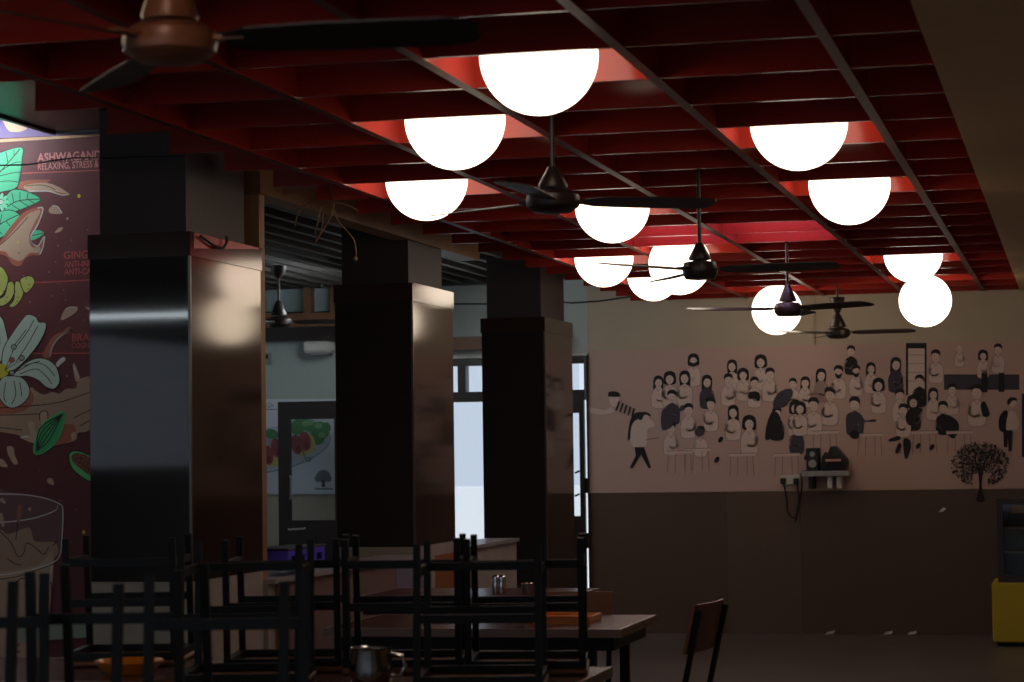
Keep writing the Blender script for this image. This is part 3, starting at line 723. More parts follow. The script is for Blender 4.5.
rows = [  # back rows first
    (A(415, 122), 1.15, 'bob', 'line', True), (A(570, 145), 1.15, 'long', 'line', 0), (A(685, 128), 1.25, 'bob', 'line', 0), (B(205, 85), 1.05, 'short', 'ink', 0), (B(385, 138), 1.25, 'long', 'slate', 0),
    (B(545, 105), 1.2, 'short', 'line', 0), (B(640, 75), .8, 'none', 'line', 0), (B(735, 103), 1.0, 'bob', 'line', 0), (B(795, 78), 1.05, 'short', 'line', 0), (B(285, 155), 1.1, 'long', 'line', 0),
    (A(275, 210), 1.15, 'long', 'line', 0), (A(320, 195), 1.25, 'bob', 'line', 0), (A(380, 192), 1.25, 'long', 'line', 0), (A(470, 208), 1.2, 'long', 'slate', 0), (A(615, 180), 1.15, 'bob', 'line', 0),
    (A(722, 178), 1.2, 'short', 'line', 0), (A(555, 200), 1.15, 'short', 'line', 0), (A(660, 212), 1.1, 'short', 'line', 0), (A(865, 212), 1.1, 'long', 'line', 0), (A(815, 215), 1.0, 'short', 'line', 0),
    (B(85, 182), 1.2, 'long', 'grey', 0), (B(155, 168), 1.2, 'short', 'line', True), (B(225, 165), 1.1, 'short', 'line', True), (B(315, 222), 1.25, 'bob', 'line', 0), (B(400, 262), 1.2, 'short', 'line', 0),
    (B(480, 205), 1.15, 'short', 'ink', 0), (B(610, 240), 1.1, 'short', 'line', 0), (B(535, 258), 1.15, 'long', 'line', 0), (B(20, 212), 1.1, 'short', 'line', 0),
    (A(330, 268), 1.25, 'short', 'slate', 0), (A(395, 322), 1.25, 'short', 'line', 0), (A(485, 298), 1.2, 'short', 'line', 0), (A(575, 330), 1.25, 'long', 'line', 0), (A(640, 375), 1.4, 'bob', 'line', 0),
    (A(750, 335), 1.2, 'short', 'ink', 0), (A(825, 312), 1.3, 'bob', 'line', 0), (A(830, 390), 1.2, 'short', 'slate', 0), (A(325, 395), 1.2, 'short', 'line', 0), (A(445, 410), 1.1, 'short', 'line', 0),
    (B(55, 300), 1.35, 'short', 'line', 0), (B(120, 260), 1.35, 'short', 'line', 0), (B(220, 298), 1.4, 'short', 'slate', 0), (B(455, 290), 1.25, 'bob', 'ink', 0), (B(415, 322), 1.2, 'short', 'line', 0), (B(575, 312), 1.2, 'short', 'ink', 0),
    (B(710, 250), 1.5, 'cap', 'line', 0), (B(0, 315), 1.2, 'bob', 'line', 0),
]
# fridge and serving counter drawn behind the guests
def rect(f, u0, v0, u1, v1, m): cf.fill([f(u0, v0), f(u1, v0), f(u1, v1), f(u0, v1)], cm[m], False)
rect(B, 425, 52, 508, 262, 'ink'); rect(B, 434, 74, 500, 262, 'pale')
for v in (100, 135, 170, 205): cf.line([B(434, v), B(500, v)], .5, cm['line'], False)
rect(B, 578, 178, 880, 240, 'slate')
rect(B, 890, 255, 960, 510, 'blue')
for (pp, s, hair, top, beard) in rows: person(pp[0], pp[1], s, hair, top, 0, 34 * s * .8, beard)
rect(B, 728, 172, 752, 250, 'ink'); rect(B, 797, 172, 820, 248, 'ink')
# dark leaning torso and crossed figures
cf.fill([A(735, 290), A(760, 250), A(800, 235), A(815, 255), A(790, 300), A(745, 318)], cm['slate'])
cf.fill([A(705, 440), A(712, 370), A(735, 325), A(762, 345), A(768, 400), A(745, 425)], cm['ink'])
cf.fill([A(290, 400), A(288, 330), A(310, 310), A(345, 325), A(372, 300), A(375, 322), A(335, 340), A(332, 385)], cm['slate'])
cf.fill([B(190, 410), B(185, 350), B(205, 330), B(245, 340), B(262, 362), B(300, 358), B(300, 368), B(235, 372), B(215, 418)], cm['slate'])
cf.fill([B(548, 360), B(590, 340), B(636, 372), B(630, 420), B(605, 432)], cm['ink'])
cf.fill([B(425, 340), B(450, 310), B(492, 318), B(470, 350), B(452, 382), B(430, 375)], cm['ink'])
cf.fill([B(725, 300), B(742, 288), B(762, 340), B(735, 346)], cm['ink'])
cf.fill([A(638, 275), A(640, 250), A(678, 250), A(680, 285), A(660, 275)], cm['ink'])
# thin line work of tables and stools among the guests
for f, u, v in ((A, 430, 500), (A, 610, 520), (A, 790, 520), (A, 360, 510), (B, 280, 440), (B, 500, 430), (B, 100, 430), (B, 640, 430)):
    x, y = f(u, v)
    cf.fill([(x - 13, y - 6), (x + 13, y - 6.5), (x + 14, y - 4), (x - 13, y - 3)], cm['pale'], False)
    cf.line([(x - 13, y - 6), (x + 13, y - 6.5)], .6, cm['line'], False)
    for d in (-11, -4, 5, 11): cf.line([(x + d, y - 3), (x + d * 1.1, y + 16)], .6, cm['line'], False)
for f, u, v in ((A, 440, 410), (B, 220, 420)): cf.ell(*f(u, v), 5, 4.5, cm['slate'] if f is A else cm['ink'])
for f, u, v in ((A, 525, 440), (A, 510, 520), (A, 870, 510), (B, 475, 465), (B, 530, 470)): cf.ell(*f(u, v), 2.2, 3.4, cm['ink'], .6)
# crossed legs with dark shoes
cf.fill([B(355, 440), B(395, 425), B(402, 440), B(365, 448)], cm['ink']); cf.fill([B(420, 510), B(415, 440), B(440, 440), B(446, 470), B(432, 512)], cm['ink']); cf.fill([B(382, 488), B(395, 455), B(408, 462), B(392, 496)], cm['ink'])
# leaning man with striped sleeve
x, y = A(98, 280); cf.ell(x, y, 5, 7, cm['pale']); cf.fill([(x - 6, y - 4), (x - 5, y - 8), (x + 3, y - 8), (x + 6, y - 5), (x + 5, y - 3), (x - 4, y - 3)], cm['ink'])
cf.fill([A(0, 310), A(60, 322), A(85, 310), A(95, 328), A(50, 340), A(0, 330)], cm['pale'])
for k in range(5): cf.line([A(118 + k * 15, 288 + k * 7), A(106 + k * 16, 322 + k * 6)], 1.8, cm['ink'], False)
# waiter in a pale coat with dark trousers, long hair
cf.fill([A(152, 440), A(160, 370), A(180, 335), A(215, 330), A(205, 350), A(180, 380), A(165, 430)], cm['ink'])
cf.fill([A(170, 465), A(165, 400), A(185, 362), A(235, 355), A(262, 385), A(232, 400), A(225, 465)], cm['pale']); cf.line([A(225, 440), A(280, 432)], .8, cm['line'], False)
cf.fill([A(188, 352), A(196, 336), A(220, 328), A(240, 336), A(243, 346), A(220, 346), A(206, 362)], cm['ink']); cf.ell(*A(226, 356), 3.4, 4, cm['pale'])
cf.fill([A(180, 470), A(218, 470), A(232, 510), A(246, 552), A(236, 556), A(205, 500), A(172, 556), A(160, 552), A(184, 505)], cm['ink'], False)
# walker with backpack
x, y = B(852, 292); cf.ell(x, y, 3.8, 4.6, cm['pale']); cf.fill([(x - 4.4, y + 2.5), (x - 5, y - 2.5), (x - 1, y - 5.6), (x + 4, y - 4.6), (x + 4.6, y - 2), (x + .5, y - 2.2), (x - 2, y + .6)], cm['ink'])
cf.fill([B(800, 400), B(800, 350), B(822, 322), B(835, 335), B(828, 405)], cm['ink']); cf.fill([B(828, 400), B(838, 330), B(866, 335), B(878, 380), B(862, 404)], cm['pale'])
cf.fill([B(815, 402), B(852, 402), B(850, 486), B(838, 488), B(834, 430), B(832, 470), B(818, 470)], cm['ink'], False)
# tree at the foot
tx, ty = B(720, 560)
random.seed(3)
cf.fill([(976.2, 500.5), (979, 489), (978.4, 474), (975, 462), (980.5, 468), (985.8, 462), (982.6, 475), (982, 489), (984.6, 500.5)], cm['ink'])
def branch(x, y, a, L, w, d):
    x2, y2 = x + L * math.cos(a), y - L * math.sin(a)
    cf.line([(x, y), (x2, y2)], w, cm['ink'], False)
    if d == 0: return
    for k in range(3): branch(x2, y2, a + random.uniform(-.75, .75), L * random.uniform(.6, .85), w * .65, d - 1)
for a in (.75, 1.15, 1.57, 2.0, 2.4): branch(980.3, 472, a, 11, 1.4, 2)
n = 0
while n < 620:
    u, v = random.uniform(-1, 1), random.uniform(-1, 1)
    if u * u + v * v > 1: continue
    x, y = 980 + u * 29, 464 + v * 22
    if y > 474 and abs(x - 980) < 8: continue
    if y > 484: continue
    cf.ell(x, y, random.uniform(.9, 1.8), random.uniform(.45, .85), cm['leaf'] if n % 3 else cm['ink'], random.uniform(0, 3), 6); cf.k -= 1; n += 1
cf.k += 1
tag(cf.b.build('cafe_mural'), 'long pink paper mural of cartoon cafe guests and a dark tree on the back wall', 'mural')

# ------------------------------------------------------------------ banner and glass door in the annex
bm_ = {n: mat('banner_' + n, c, .6) for n, c in dict(white=(224, 230, 238), green=(86, 150, 98), greenl=(140, 186, 130), red=(176, 92, 92), redd=(140, 60, 66), yellow=(220, 204, 120), plate=(196, 208, 220), rim=(140, 156, 178), grey=(120, 132, 144), ink=(60, 66, 76)).items()}
bn = Mural(YB - .03)
C = lambda u, v: (260 + u / 4.264, 400 + v / 4.264)
bn.b.box(tuple(at(240, 494, YB - .012)), tuple(Vector((at(338, 402, YB - .012).x, YB - .008, at(338, 402, YB - .012).z))), bm_['white'])
bn.fill([(240, 399), (338, 399), (338, 494), (240, 494)], bm_['white'], False)
bn.ell(*C(60, 210), 58, 22, bm_['rim'], -.22, 30); bn.ell(*C(60, 208), 57, 21.3, bm_['plate'], -.22, 30)
for (u, v, rx, ry) in ((160, 115, 7, 8), (210, 110, 12, 6), (255, 130, 10, 9), (240, 165, 8, 6), (50, 145, 7, 5), (280, 120, 5, 6)): bn.ell(*C(u, v), rx, ry, bm_['green'], .3)
for (u, v) in ((195, 100), (250, 110), (265, 150), (215, 95)): bn.ell(*C(u, v), 4, 3, bm_['greenl'])
for (u, v) in ((40, 240), (80, 210), (165, 195), (200, 180)):
    bn.ell(*C(u + 14, v + 5), 5, 10, bm_['yellow'], -.15); bn.ell(*C(u - 8, v - 5), 6, 10, bm_['red'], -.2); bn.ell(*C(u - 2, v + 14), 2, 4, bm_['redd'])
bn.line([C(185, 215), C(190, 240), C(205, 262), C(218, 250), C(200, 245)], 1.1, bm_['green'])
bn.ell(*C(270, 325), 7.2, 6.5, bm_['grey']); bn.ell(*C(248, 335), 3.5, 3.5, bm_['grey']); bn.ell(*C(292, 335), 3.5, 3.5, bm_['grey']); bn.fill([C(262, 370), C(267, 340), C(274, 340), C(279, 370)], bm_['ink'], False)
bn.line([C(236, 379), C(310, 379)], 1.6, bm_['grey'], False)
bn.text('Gh', *C(24, 32), 4.6, bm_['grey'], 0, 1.0)
bn.line([C(24, 40), C(70, 40)], .9, bm_['grey'], False)
tag(bn.b.build('food_banner'), 'white banner with a plate of food and a small tree, behind the brown glass door', 'banner')
YD = YB - .42
D = empty('glass_door', (0, 0, 0)); tag(D, 'dark brown framed glass door with a long handle, between the first two pillars', 'door')
f = MB()
xa, xb, _, zt = pxrect(278.5, 402, 345, 420, YD); zb0 = .0
x1, x2, zg0, zg1 = pxrect(290.5, 419.5, 336, 520, YD)
for lo, hi in (((xa, zb0), (x1, zt)), ((x2, zb0), (xb, zt)), ((x1, zg1), (x2, zt)), ((x1, zb0), (x2, zg0))):
    f.box((lo[0], YD - .02, lo[1]), (hi[0], YD + .02, hi[1]), M['frame'])
f.build('door_frame', D)
MB().box((x1, YD - .003, zg0), (x2, YD + .003, zg1), M['glass']).build('glass_pane', D)
h = MB(); q0, q1 = at(293.5, 476, YD), at(293.5, 499, YD)
h.tube([(q0.x - .02, YD - .02, q0.z), (q0.x, YD - .06, q0.z - .005), (q1.x, YD - .06, q1.z + .005), (q1.x - .02, YD - .02, q1.z)], .009, M['grey'])
h.build('handle', D)
sm_ = MB(); V, Fc = text_mesh('~~~~', 1, 0)
for k in range(9):
    q = at(288 + k * 2.0, 530 - k * .12 + (k % 2) * .6, YD - .022); sm_.box((q.x, YD - .0225, q.z), (q.x + .011, YD - .0205, q.z + .013), M['white'])
sm_.build('white_marking', D)
# pale box high on the annex wall and a small grey switch box
xl, xr, zl, zh = pxrect(309, 342, 337, 353, YB)
o = MB().box((xl, YB - .16, zl), (xr, YB - .004, zh), M['white'], .02)
o.box((xl + .02, YB - .165, zl - .018), (xr - .02, YB - .03, zl), M['grey'])
tag(o.build('wall_unit'), 'pale rounded unit high on the annex wall right of the small switch box', 'wall unit')
xl, xr, zl, zh = pxrect(267, 353, 272, 365, YB)
o = MB().box((xl, YB - .06, zl), (xr, YB - .004, zh), M['grey'], .008)
o.box((xl + .01, YB - .066, (zl + zh) / 2), (xr - .01, YB - .058, zh - .015), M['blackp'])
tag(o.build('switch_box'), 'small grey switch box on the pale annex wall beside the tan post', 'switch box')
# dark conduit and thin cable on the annex wall behind the second and third pillar
q0, q1 = at(430, 283, YB), at(500, 280, YB)
tag(MB().box((q0.x - .3, YB - .07, q0.z - .03), (q1.x, YB - .004, q0.z + .03), M['frame']).build('pipe'), 'dark horizontal duct high on the annex wall between the second and third pillar', 'duct')
pts = [at(x, y, YB - .015) for x, y in ((255, 312), (300, 313), (340, 311), (400, 305), (440, 304), (490, 304), (540, 300), (572, 303), (600, 301), (640, 295), (700, 290))]
for q in pts: q.y = YB - .015
tag(MB().tube(pts, .006, M['cable'], 6).build('cable'), 'thin dark cable running along the wall beside the third pillar', 'cable')
# conduit down the back wall
q0, q1 = at(814, 296, YB), at(814, 345, YB)
tag(MB().tube([(q0.x, YB - .012, q0.z + .1), (q0.x, YB - .012, q1.z)], .008, M['wall'], 8).build('conduit'), 'thin beige vertical conduit down the back wall above the mural', 'conduit')

# ------------------------------------------------------------------ shelf, speaker, bag, sockets on the back wall
xl, xr, zl, zh = pxrect(803, 471, 851, 476, YB - .1)
S = empty('wall_shelf', ((xl + xr) / 2, YB, zl)); tag(S, 'small pale wall shelf under the black speaker and bag', 'shelf')
w = (xr - xl) / 2
MB().box((-w, -.24, 0), (w, -.006, zh - zl), M['grey'], .004).build('board', S)
for s in (-.11, .03, .1): MB().box((s - .018, -.2, -.09), (s + .018, -.006, 0), M['white'] if s > -.1 else M['blackp'], .004).build('bracket', S)
zs = zh
xl, xr, _, z1 = pxrect(807, 448, 820, 470, YB - .12)
sp = empty('speaker', ((xl + xr) / 2, YB - .13, zs)); tag(sp, 'black upright speaker box on the small wall shelf', 'speaker')
w = (xr - xl) / 2
MB().box((-w, -.07, 0), (w, .08, z1 - zs), M['blackp'], .006).build('body', sp)
c = MB()
for zz, rr in ((.05, .03), (.115, .02)): c.lathe([(rr, 0), (rr * .8, .003), (.006, .001)], M['black'], n=18)
c2 = MB(); c2.add([(0 + rr * math.cos(t), -.0715, zz + rr * math.sin(t)) for zz, rr in ((.055, .03), (.125, .02)) for t in [2 * PI * k / 16 for k in range(16)]], [list(range(16)), list(range(16, 32))], M['grey'])
c2.build('cone', sp)
q = lambda x, y: at(x, y, YB - .12)
pts = [(822.5, 471), (823, 457), (826, 452), (829, 455), (830, 450), (832, 446.5), (836, 446), (840, 450), (847, 458), (848, 462), (847, 471)]
bgm = MB(); front = [q(*p) for p in pts]
for v in front: v.z = max(v.z, zs)
n = len(front); V = [(v.x, YB - .21, v.z) for v in front] + [(v.x, YB - .05, v.z) for v in front]
cx = sum(v.x for v in front) / n; cz = sum(v.z for v in front) / n
V += [(cx, YB - .225, cz), (cx, YB - .04, cz)]
bgm.add(V, [[i, (i + 1) % n, (i + 1) % n + n, i + n] for i in range(n)] + [[i, (i + 1) % n, 2 * n] for i in range(n)] + [[i + n, (i + 1) % n + n, 2 * n + 1] for i in range(n)], M['blackp'])
bag = bgm.build('bag'); tag(bag, 'lumpy black bag with a pinkish strip on the small wall shelf', 'bag')
q0, q1 = at(825.5, 461.5, YB - .235), at(840.5, 459, YB - .235)
pk = mat('pink_strip', (206, 150, 140), .6)
MB().box((q0.x, YB - .236, q0.z), (q1.x, YB - .212, q1.z), pk).build('strip', bag)
xl, xr, zl, zh = pxrect(781, 475, 800, 485, YB)
so = empty('socket_board', (0, 0, 0)); tag(so, 'pale socket board with two black plugs left of the wall shelf', 'socket')
MB().box((xl, YB - .035, zl), (xr, YB - .004, zh), M['white'], .006).build('plate', so)
for x in (784, 797):
    a = at(x, 481, YB); MB().box((a.x - .02, YB - .075, a.z - .022), (a.x + .02, YB - .034, a.z + .022), M['blackp'], .006).build('plug', so)
def cord(pl, lab, r=.006):
    pp = smooth_open(pl, 5); pts = []
    for x, y in pp:
        a = at(x, y, YB - .05); a.y = YB - .05; pts.append(a)
    tag(MB().tube(pts, r, M['cable'], 6).build('power_cord'), lab, 'cord')
cord([(784, 484), (787, 500), (788, 512), (795, 518), (797, 510), (801, 495), (802, 480), (801, 474), (804, 471), (815, 470)], 'black cord looping from the plugs up to the wall shelf', .006)
cord([(797, 484), (799, 500), (797, 514), (795, 522)], 'thin dark cord hanging straight below the socket board')
for (x, y, lab) in ((830, 634.5, 'leftmost white paper scrap on the floor by the back wall'), (888, 633.5, 'middle white paper scrap on the floor by the back wall'), (912, 634, 'rightmost white paper scrap on the floor, nearest the yellow counter')):
    a = at(x, y, YB - .06); s = MB()
    s.add([(a.x - .035, YB - .1, .002), (a.x + .03, YB - .09, .012), (a.x + .036, YB - .03, .03), (a.x - .02, YB - .025, .02)], [[0, 1, 2, 3]], M['paper'])
    s.add([(a.x - .035, YB - .1, .0), (a.x + .03, YB - .09, .010), (a.x + .036, YB - .03, .028), (a.x - .02, YB - .025, .018)], [[3, 2, 1, 0]], M['paper'])
    tag(s.build('paper_scrap'), lab, 'scrap', 'paper scraps by the back wall')
a = at(940, 512, YB - .014); s = MB(); b2 = at(945, 508.5, YB - .014)
s.poly([(a.x - .01, YB - .015, a.z), (a.x + .02, YB - .018, a.z + .002), (b2.x + .01, YB - .02, b2.z), (b2.x - .012, YB - .016, b2.z + .008)], M['paper'])
tag(s.build('tape_scrap'), 'tiny pale scrap of tape stuck on the brown tiles below the mural tree', 'scrap')

# ------------------------------------------------------------------ yellow counter with a dark display cooler
YC = 16.35
xl, _, zl, zh = pxrect(991.5, 583, 1024, 645, YC)
K = empty('yellow_counter', (xl, YC, 0)); tag(K, 'bright yellow counter block by the back wall carrying the dark cooler', 'counter')
MB().box((0, 0, .03), (1.1, .6, zh), M['yellow'], .008).build('body', K)
MB().box((.03, .04, 0), (1.07, .57, .03), M['black']).build('plinth', K)
MB().box((.55, -.004, .06), (.556, .002, zh - .04), M['frame']).build('door_seam', K)
xl2, _, _, z2 = pxrect(996, 499, 1024, 580, YC)
W = empty('display_cooler', (xl2, YC + .06, zh)); tag(W, 'dark glass display cooler standing on the yellow counter', 'cooler')
H2 = z2 - zh
f = MB()
f.box((0, 0, 0), (.04, .48, H2), M['frame']); f.box((.9, 0, 0), (.94, .48, H2), M['frame']); f.box((.04, 0, H2 - .04), (.9, .48, H2), M['frame']); f.box((.04, 0, 0), (.9, .48, .05), M['frame']); f.box((.04, .45, .05), (.9, .48, H2 - .04), M['frame'])
f.build('case', W)
for zz in (.2, .37): MB().box((.04, .04, zz), (.9, .44, zz + .012), M['greybrown']).build('shelf', W)
MB().box((.04, .004, .05), (.9, .008, H2 - .04), M['dimglass']).build('glass_front', W)
MB().box((.10, -.004, H2 - .1), (.5, .002, H2 - .05), M['greybrown']).build('price_strip', W)

# ------------------------------------------------------------------ hanging wires and cables at the left
hw = empty('loose_wires', (0, 0, 0)); tag(hw, 'bunch of loose brown wires dangling from the grille in front of the second pillar', 'wires')
YW = 9.8
def wire(pl, nm='wire', r=.0027, Y=YW, m=None, par=hw):
    pts = [at(x, y, Y) for x, y in smooth_open(pl, 6)]
    for i, q in enumerate(pts): q.y = Y
    return MB().tube(pts, r, m or M['wire'], 6).build(nm, par)
wire([(329, 178), (331, 188), (334, 203), (333, 210), (329, 220), (322, 232), (315, 243)], r=.0034)
wire([(333, 204), (340, 203), (350, 206), (358, 211)], r=.0034)
wire([(334, 210), (339, 222), (346, 230), (354, 240), (356, 252), (355.5, 258)])
wire([(331, 205), (322, 207), (318, 222), (315, 234), (318, 238), (322, 228), (323, 212)])
wire([(330, 202), (318, 200), (306, 205), (298, 214), (295, 226)])
q = at(355.5, 259, YW); MB().sphere((q.x, YW, q.z), .011, M['wire'], 10, 8).build('wire_tip', hw)
pts = [Vector(at(x, y, 8.4)) for x, y in ((-40, 167), (0, 165.5), (30, 164.5), (50, 161), (75, 157.6), (110, 158), (150, 156.5), (183, 156.2))]
tag(MB().tube(pts, .0032, M['cable'], 6).build('sagging_cable'), 'thin black cable sagging across the drinks mural to the nearest pillar', 'cable')
pts = []
for x, y in smooth_open([(200, 236), (206, 240), (214, 246), (222, 248), (226, 243), (226, 236)], 5):
    a = atx(x, y, XP1 + .02); a.x = XP1 + .022; pts.append(a)
tag(MB().tube(pts, .006, M['cable'], 6).build('cable_loop'), 'black cable loop hanging over the red reflection atop the nearest pillar', 'cable')
# ------------------------------------------------------------------ tables
def table(x0, x1, y0, y1, lab):
    T = empty('cafe_table', ((x0 + x1) / 2, (y0 + y1) / 2, 0)); tag(T, lab, 'table', 'laminate cafe tables')
    w, d = (x1 - x0) / 2, (y1 - y0) / 2
    MB().box((-w + .012, -d + .012, .722), (w - .012, d - .012, .75), M['table']).build('table_top', T)
    e = MB()
    e.box((-w, -d, .72), (w, -d + .012, .7505), M['tedge']); e.box((-w, d - .012, .72), (w, d, .7505), M['tedge'])
    e.box((-w, -d + .012, .72), (-w + .012, d - .012, .7505), M['tedge']); e.box((w - .012, -d + .012, .72), (w, d - .012, .7505), M['tedge'])
    e.build('edge_band', T)
    a = MB(); i = .05
    for s in (-1, 1):
        a.bar((-w + i, s * (d - i), .695), (w - i, s * (d - i), .695), .03, .05, M['black']); a.bar((s * (w - i), -d + i, .695), (s * (w - i), d - i, .695), .03, .05, M['black'])
    a.build('apron', T)
    for sx in (-1, 1):
        for sy in (-1, 1): MB().bar((sx * (w - .12), sy * (d - i), 0), (sx * (w - .12), sy * (d - i), .68), .035, .035, M['black']).build('leg', T)
    return T
table(-3.55, -2.62, 6.2, 6.95, 'table with an orange plate in front of the nearest pillar')
table(-2.5, -1.37, 6.08, 6.80, 'table stacked with upturned chairs, reddish edge along the bottom of the photo')
table(-2.75, -1.62, 8.2, 8.93, 'table with an orange tray and steel tumbler, its bare corner clear of chairs')
table(-2.75, -1.45, 4.3, 5.05, 'nearest table, below the photo edge, under the left upturned chairs')
table(-3.2, -2.2, 9.95, 10.65, 'far table with two steel shakers before the low panelled wall')

# ------------------------------------------------------------------ chairs
def make_chair(mid=True):
    c = empty('cafe_chair')
    MB().box((-.18, -.18, .378), (.18, .18, .396), M['seat'], .006).build('seat', c)
    fr = MB()
    for s in (-1, 1): fr.bar((s * .165, -.165, .366), (s * .165, .165, .366), .022, .022, M['black'])
    for y in (-.165, .165): fr.bar((-.165, y, .366), (.165, y, .366), .022, .022, M['black'])
    fr.build('seat_frame', c)
    for s in (-1, 1):
        MB().bar((s * .165, -.19, 0), (s * .165, -.165, .376), .0195, .0195, M['black']).build('leg', c)
        l = MB(); l.bar((s * .165, .13, 0), (s * .165, .185, .376), .0195, .0195, M['black']); l.build('leg', c)
        MB().bar((s * .165, .183, .366), (s * .165, .285, .81), .0195, .018, M['black']).build('back_post', c)
        if mid: MB().bar((s * .165, -.183, .075), (s * .165, .142, .075), .017, .024, M['black']).build('side_rail', c)
    for z in ((.075, .20) if mid else (.105,)): MB().bar((-.165, -.186 + z * .066, z), (.165, -.186 + z * .066, z), .017, .024, M['black'], side=(0, 1, 0)).build('front_rail', c)
    if mid: MB().bar((-.165, .16, .2), (.165, .16, .2), .017, .024, M['black'], side=(0, 1, 0)).build('rear_rail', c)
    bk = MB(); n = 8; V = []
    for i in range(n + 1):
        x = -.18 + .36 * i / n; cv = .02 * (1 - (x / .18) ** 2)
        for z in (.65, .83):
            yb = .183 + (z - .366) * .2306 - .016 + cv
            V += [(x, yb, z), (x, yb - .012, z)]
    Fs = []
    for i in range(n):
        q = i * 4; p = q + 4
        Fs += [[q, p, p + 2, q + 2], [q + 1, q + 3, p + 3, p + 1], [q, q + 1, p + 1, p], [q + 2, p + 2, p + 3, q + 3]]
    Fs += [[0, 2, 3, 1], [n * 4, n * 4 + 1, n * 4 + 3, n * 4 + 2]]
    bk.add(V, Fs, M['seat']); bk.build('backrest', c)
    return c
protos = {True: make_chair(), False: make_chair(False)}
used = set()
def chair(x, y, z, rz, lab, upturned=False, mid=True):
    o = protos[mid] if mid not in used else copy_tree(protos[mid])
    used.add(mid)
    o.location = (x, y, z + (.397 if upturned else 0)); o.rotation_euler = (PI if upturned else 0, 0, rz)
    tag(o, lab, 'chair', 'black steel cafe chairs')
T = .751
# upright
chair(-1.615, 8.56, 0, math.radians(-98), 'upright chair alone on the right, its slanted back seen edge on')
chair(-2.0, 8.84, 0, math.radians(2), 'upright chair whose brown backrest shows behind the orange tray')
# upturned on the tables
chair(-2.135, 4.925, T, math.radians(191), 'upturned chair whose legs rise before the mural glass and the nearest pillar', True, False)
chair(-1.72, 4.42, T, math.radians(12), 'upturned chair with a thick high rail below the right half of the nearest pillar', True, False)
chair(-2.31, 4.42, T, math.radians(14), 'leftmost upturned chair, cut by the left photo edge', True, False)
chair(-2.93, 6.82, T, math.radians(193), 'upturned chair on the orange plate table, right behind the plate', True)
chair(-2.35, 6.675, T, math.radians(193), 'upturned chair at the back left corner of the reddish table', True)
chair(-1.975, 6.675, T, math.radians(192), 'upturned chair in the middle of the back row on the reddish table', True)
chair(-1.60, 6.67, T, math.radians(191), 'upturned chair at the back right corner of the reddish table', True)
chair(-2.31, 6.205, T, math.radians(13), 'upturned chair at the front left corner of the reddish table', True)
chair(-1.62, 6.205, T, math.radians(11), 'upturned chair at the front right corner of the reddish table, right of the steel jug', True)
# ------------------------------------------------------------------ things on the tables
def plate(x, y, z, r, lab, ell=1):
    o = MB().lathe([(r * .62, 0), (r * .66, .004), (r * .95, .03), (r, .036), (r * .985, .04), (r * .93, .036), (r * .6, .008), (.001, .008)], M['orange'], n=36)
    ob = o.build('orange_plate', loc=(x, y, z)); tag(ob, lab, 'plate'); return ob
a = atz(158, 669, .75); plate(-2.78, 6.46, .751, .105, 'deep orange plate on the table before the nearest pillar')
# tray
tr = empty('orange_tray', (-2.02, 8.40, .751)); 
a0, a1 = atz(532, 625, .75), atz(590, 625, .75)
tr.location = ((a0.x + a1.x) / 2, a0.y + .12, .751)
tag(tr, 'orange tray on the table with the bare right corner', 'tray')
w = (a1.x - a0.x) / 2; f = MB()
f.box((-w, -.11, 0), (w, .11, .008), M['orange'])
for lo, hi in (((-w, -.11, .008), (w, -.1, .03)), ((-w, .1, .008), (w, .11, .03)), ((-w, -.1, .008), (-w + .01, .1, .03)), ((w - .01, -.1, .008), (w, .1, .03))): f.box(lo, hi, M['orange'], .002)
f.build('tray_body', tr)
MB().box((-w - .012, -.122, .026), (w + .012, -.108, .034), M['orange'], .002).build('rim', tr)
a = atz(539, 622, .75)
tb = MB().lathe([(.028, 0), (.03, .003), (.036, .135), (.037, .139), (.034, .135), (.027, .006), (.001, .006)], M['steel'], n=24).build('steel_tumbler', loc=(a.x - .02, tr.location.y - .02, .76))
tag(tb, 'steel tumbler standing in the orange tray', 'tumbler')
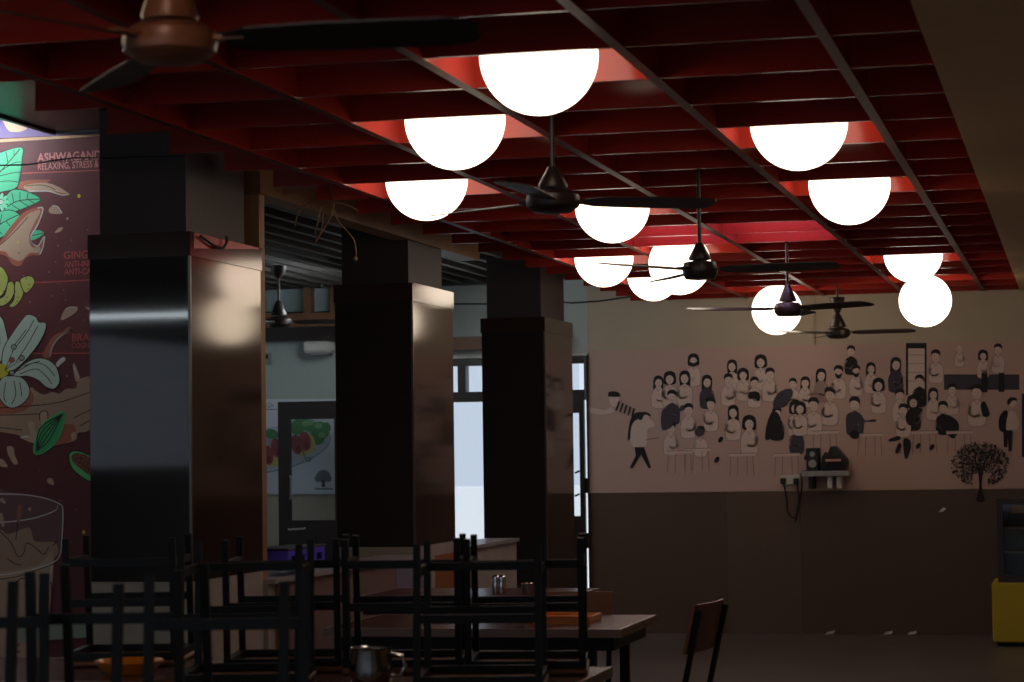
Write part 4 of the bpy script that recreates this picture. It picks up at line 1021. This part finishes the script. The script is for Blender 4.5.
# the jug with glinting rim
jg = MB().lathe([(.05, 0), (.055, .005), (.062, .05), (.055, .1), (.058, .108), (.053, .104), (.05, .02), (.001, .012)], M['steel'], n=28)
jg.tube([(.056, 0, .09), (.09, 0, .085), (.1, 0, .055), (.085, 0, .03), (.058, 0, .03)], .006, M['steel'])
a = atz(372, 684, .75); tag(jg.build('steel_jug', loc=(-1.93, 6.17, .751)), 'glinting steel jug at the bottom edge below the second pillar', 'jug')
for x, lab in ((496, 'left steel shaker of the pair on the far table'), (502, 'right steel shaker of the pair on the far table')):
    a = at(x, 585, 10.2)
    s = empty('steel_shaker', (a.x, 10.2, .751)); tag(s, lab, 'shaker', 'steel shakers on the far table')
    MB().lathe([(.02, 0), (.021, .004), (.02, .062), (.019, .066)], M['steel'], n=20).build('body', s)
    MB().lathe([(.0195, .066), (.019, .078), (.01, .086), (.001, .087)], M['steel'], n=20).build('cap', s)
# blue crate on the low wall ledge
a0, a1 = atx(264, 561, HW - .08), atx(311, 556, HW - .08)
cr = empty('blue_crate', (HW - .09, (a0.y + a1.y) / 2 + .05, .876)); tag(cr, 'small blue plastic crate on the ledge of the low wall', 'crate')
L = .26; f = MB(); f.box((-.08, -L, 0), (.08, L, .008), M['purple'])
for s in (-1, 1):
    f.box((s * .08 - .004, -L, .008), (s * .08 + .004, L, .03), M['purple']); f.box((s * .08 - .004, -L, .062), (s * .08 + .004, L, .088), M['purple'])
    for k in range(5): yy = -L + (2 * L - .04) * k / 4; f.box((s * .08 - .004, yy, .03), (s * .08 + .004, yy + .04, .062), M['purple'])
    f.box((-.076, s * L - (.008 if s > 0 else 0), .008), (.076, s * L + (.008 if s < 0 else 0), .088), M['purple'])
f.build('crate_body', cr)
MB().box((-.088, -L - .006, .088), (.088, L + .006, .098), M['blackp'], .003).build('dark_rim', cr)

# ------------------------------------------------------------------ sky and picture settings
wd = bpy.data.worlds.new('sky'); scene.world = wd; wd.use_nodes = True
wd.node_tree.nodes['Background'].inputs['Color'].default_value = (.55, .62, .73, 1)
wd.node_tree.nodes['Background'].inputs['Strength'].default_value = 1.0
wd.node_tree.nodes['Background'].inputs['Strength'].default_value = 1.25
sl = bpy.data.lights.new('sun', 'SUN'); sl.energy = 4.5; sl.angle = math.radians(1); sl.color = (1, .97, .92)
so_ = bpy.data.objects.new('sun', sl); col.objects.link(so_); so_.rotation_euler = (math.radians(38), 0, math.radians(8)); so_.location = (0, 10, 12)
vs = scene.view_settings
vs.view_transform = 'Standard'; vs.look = 'None'; vs.gamma = 1; vs.exposure = 0; vs.use_curve_mapping = False
scene.cycles.use_denoising = True
scene.cycles.sample_clamp_indirect = 4
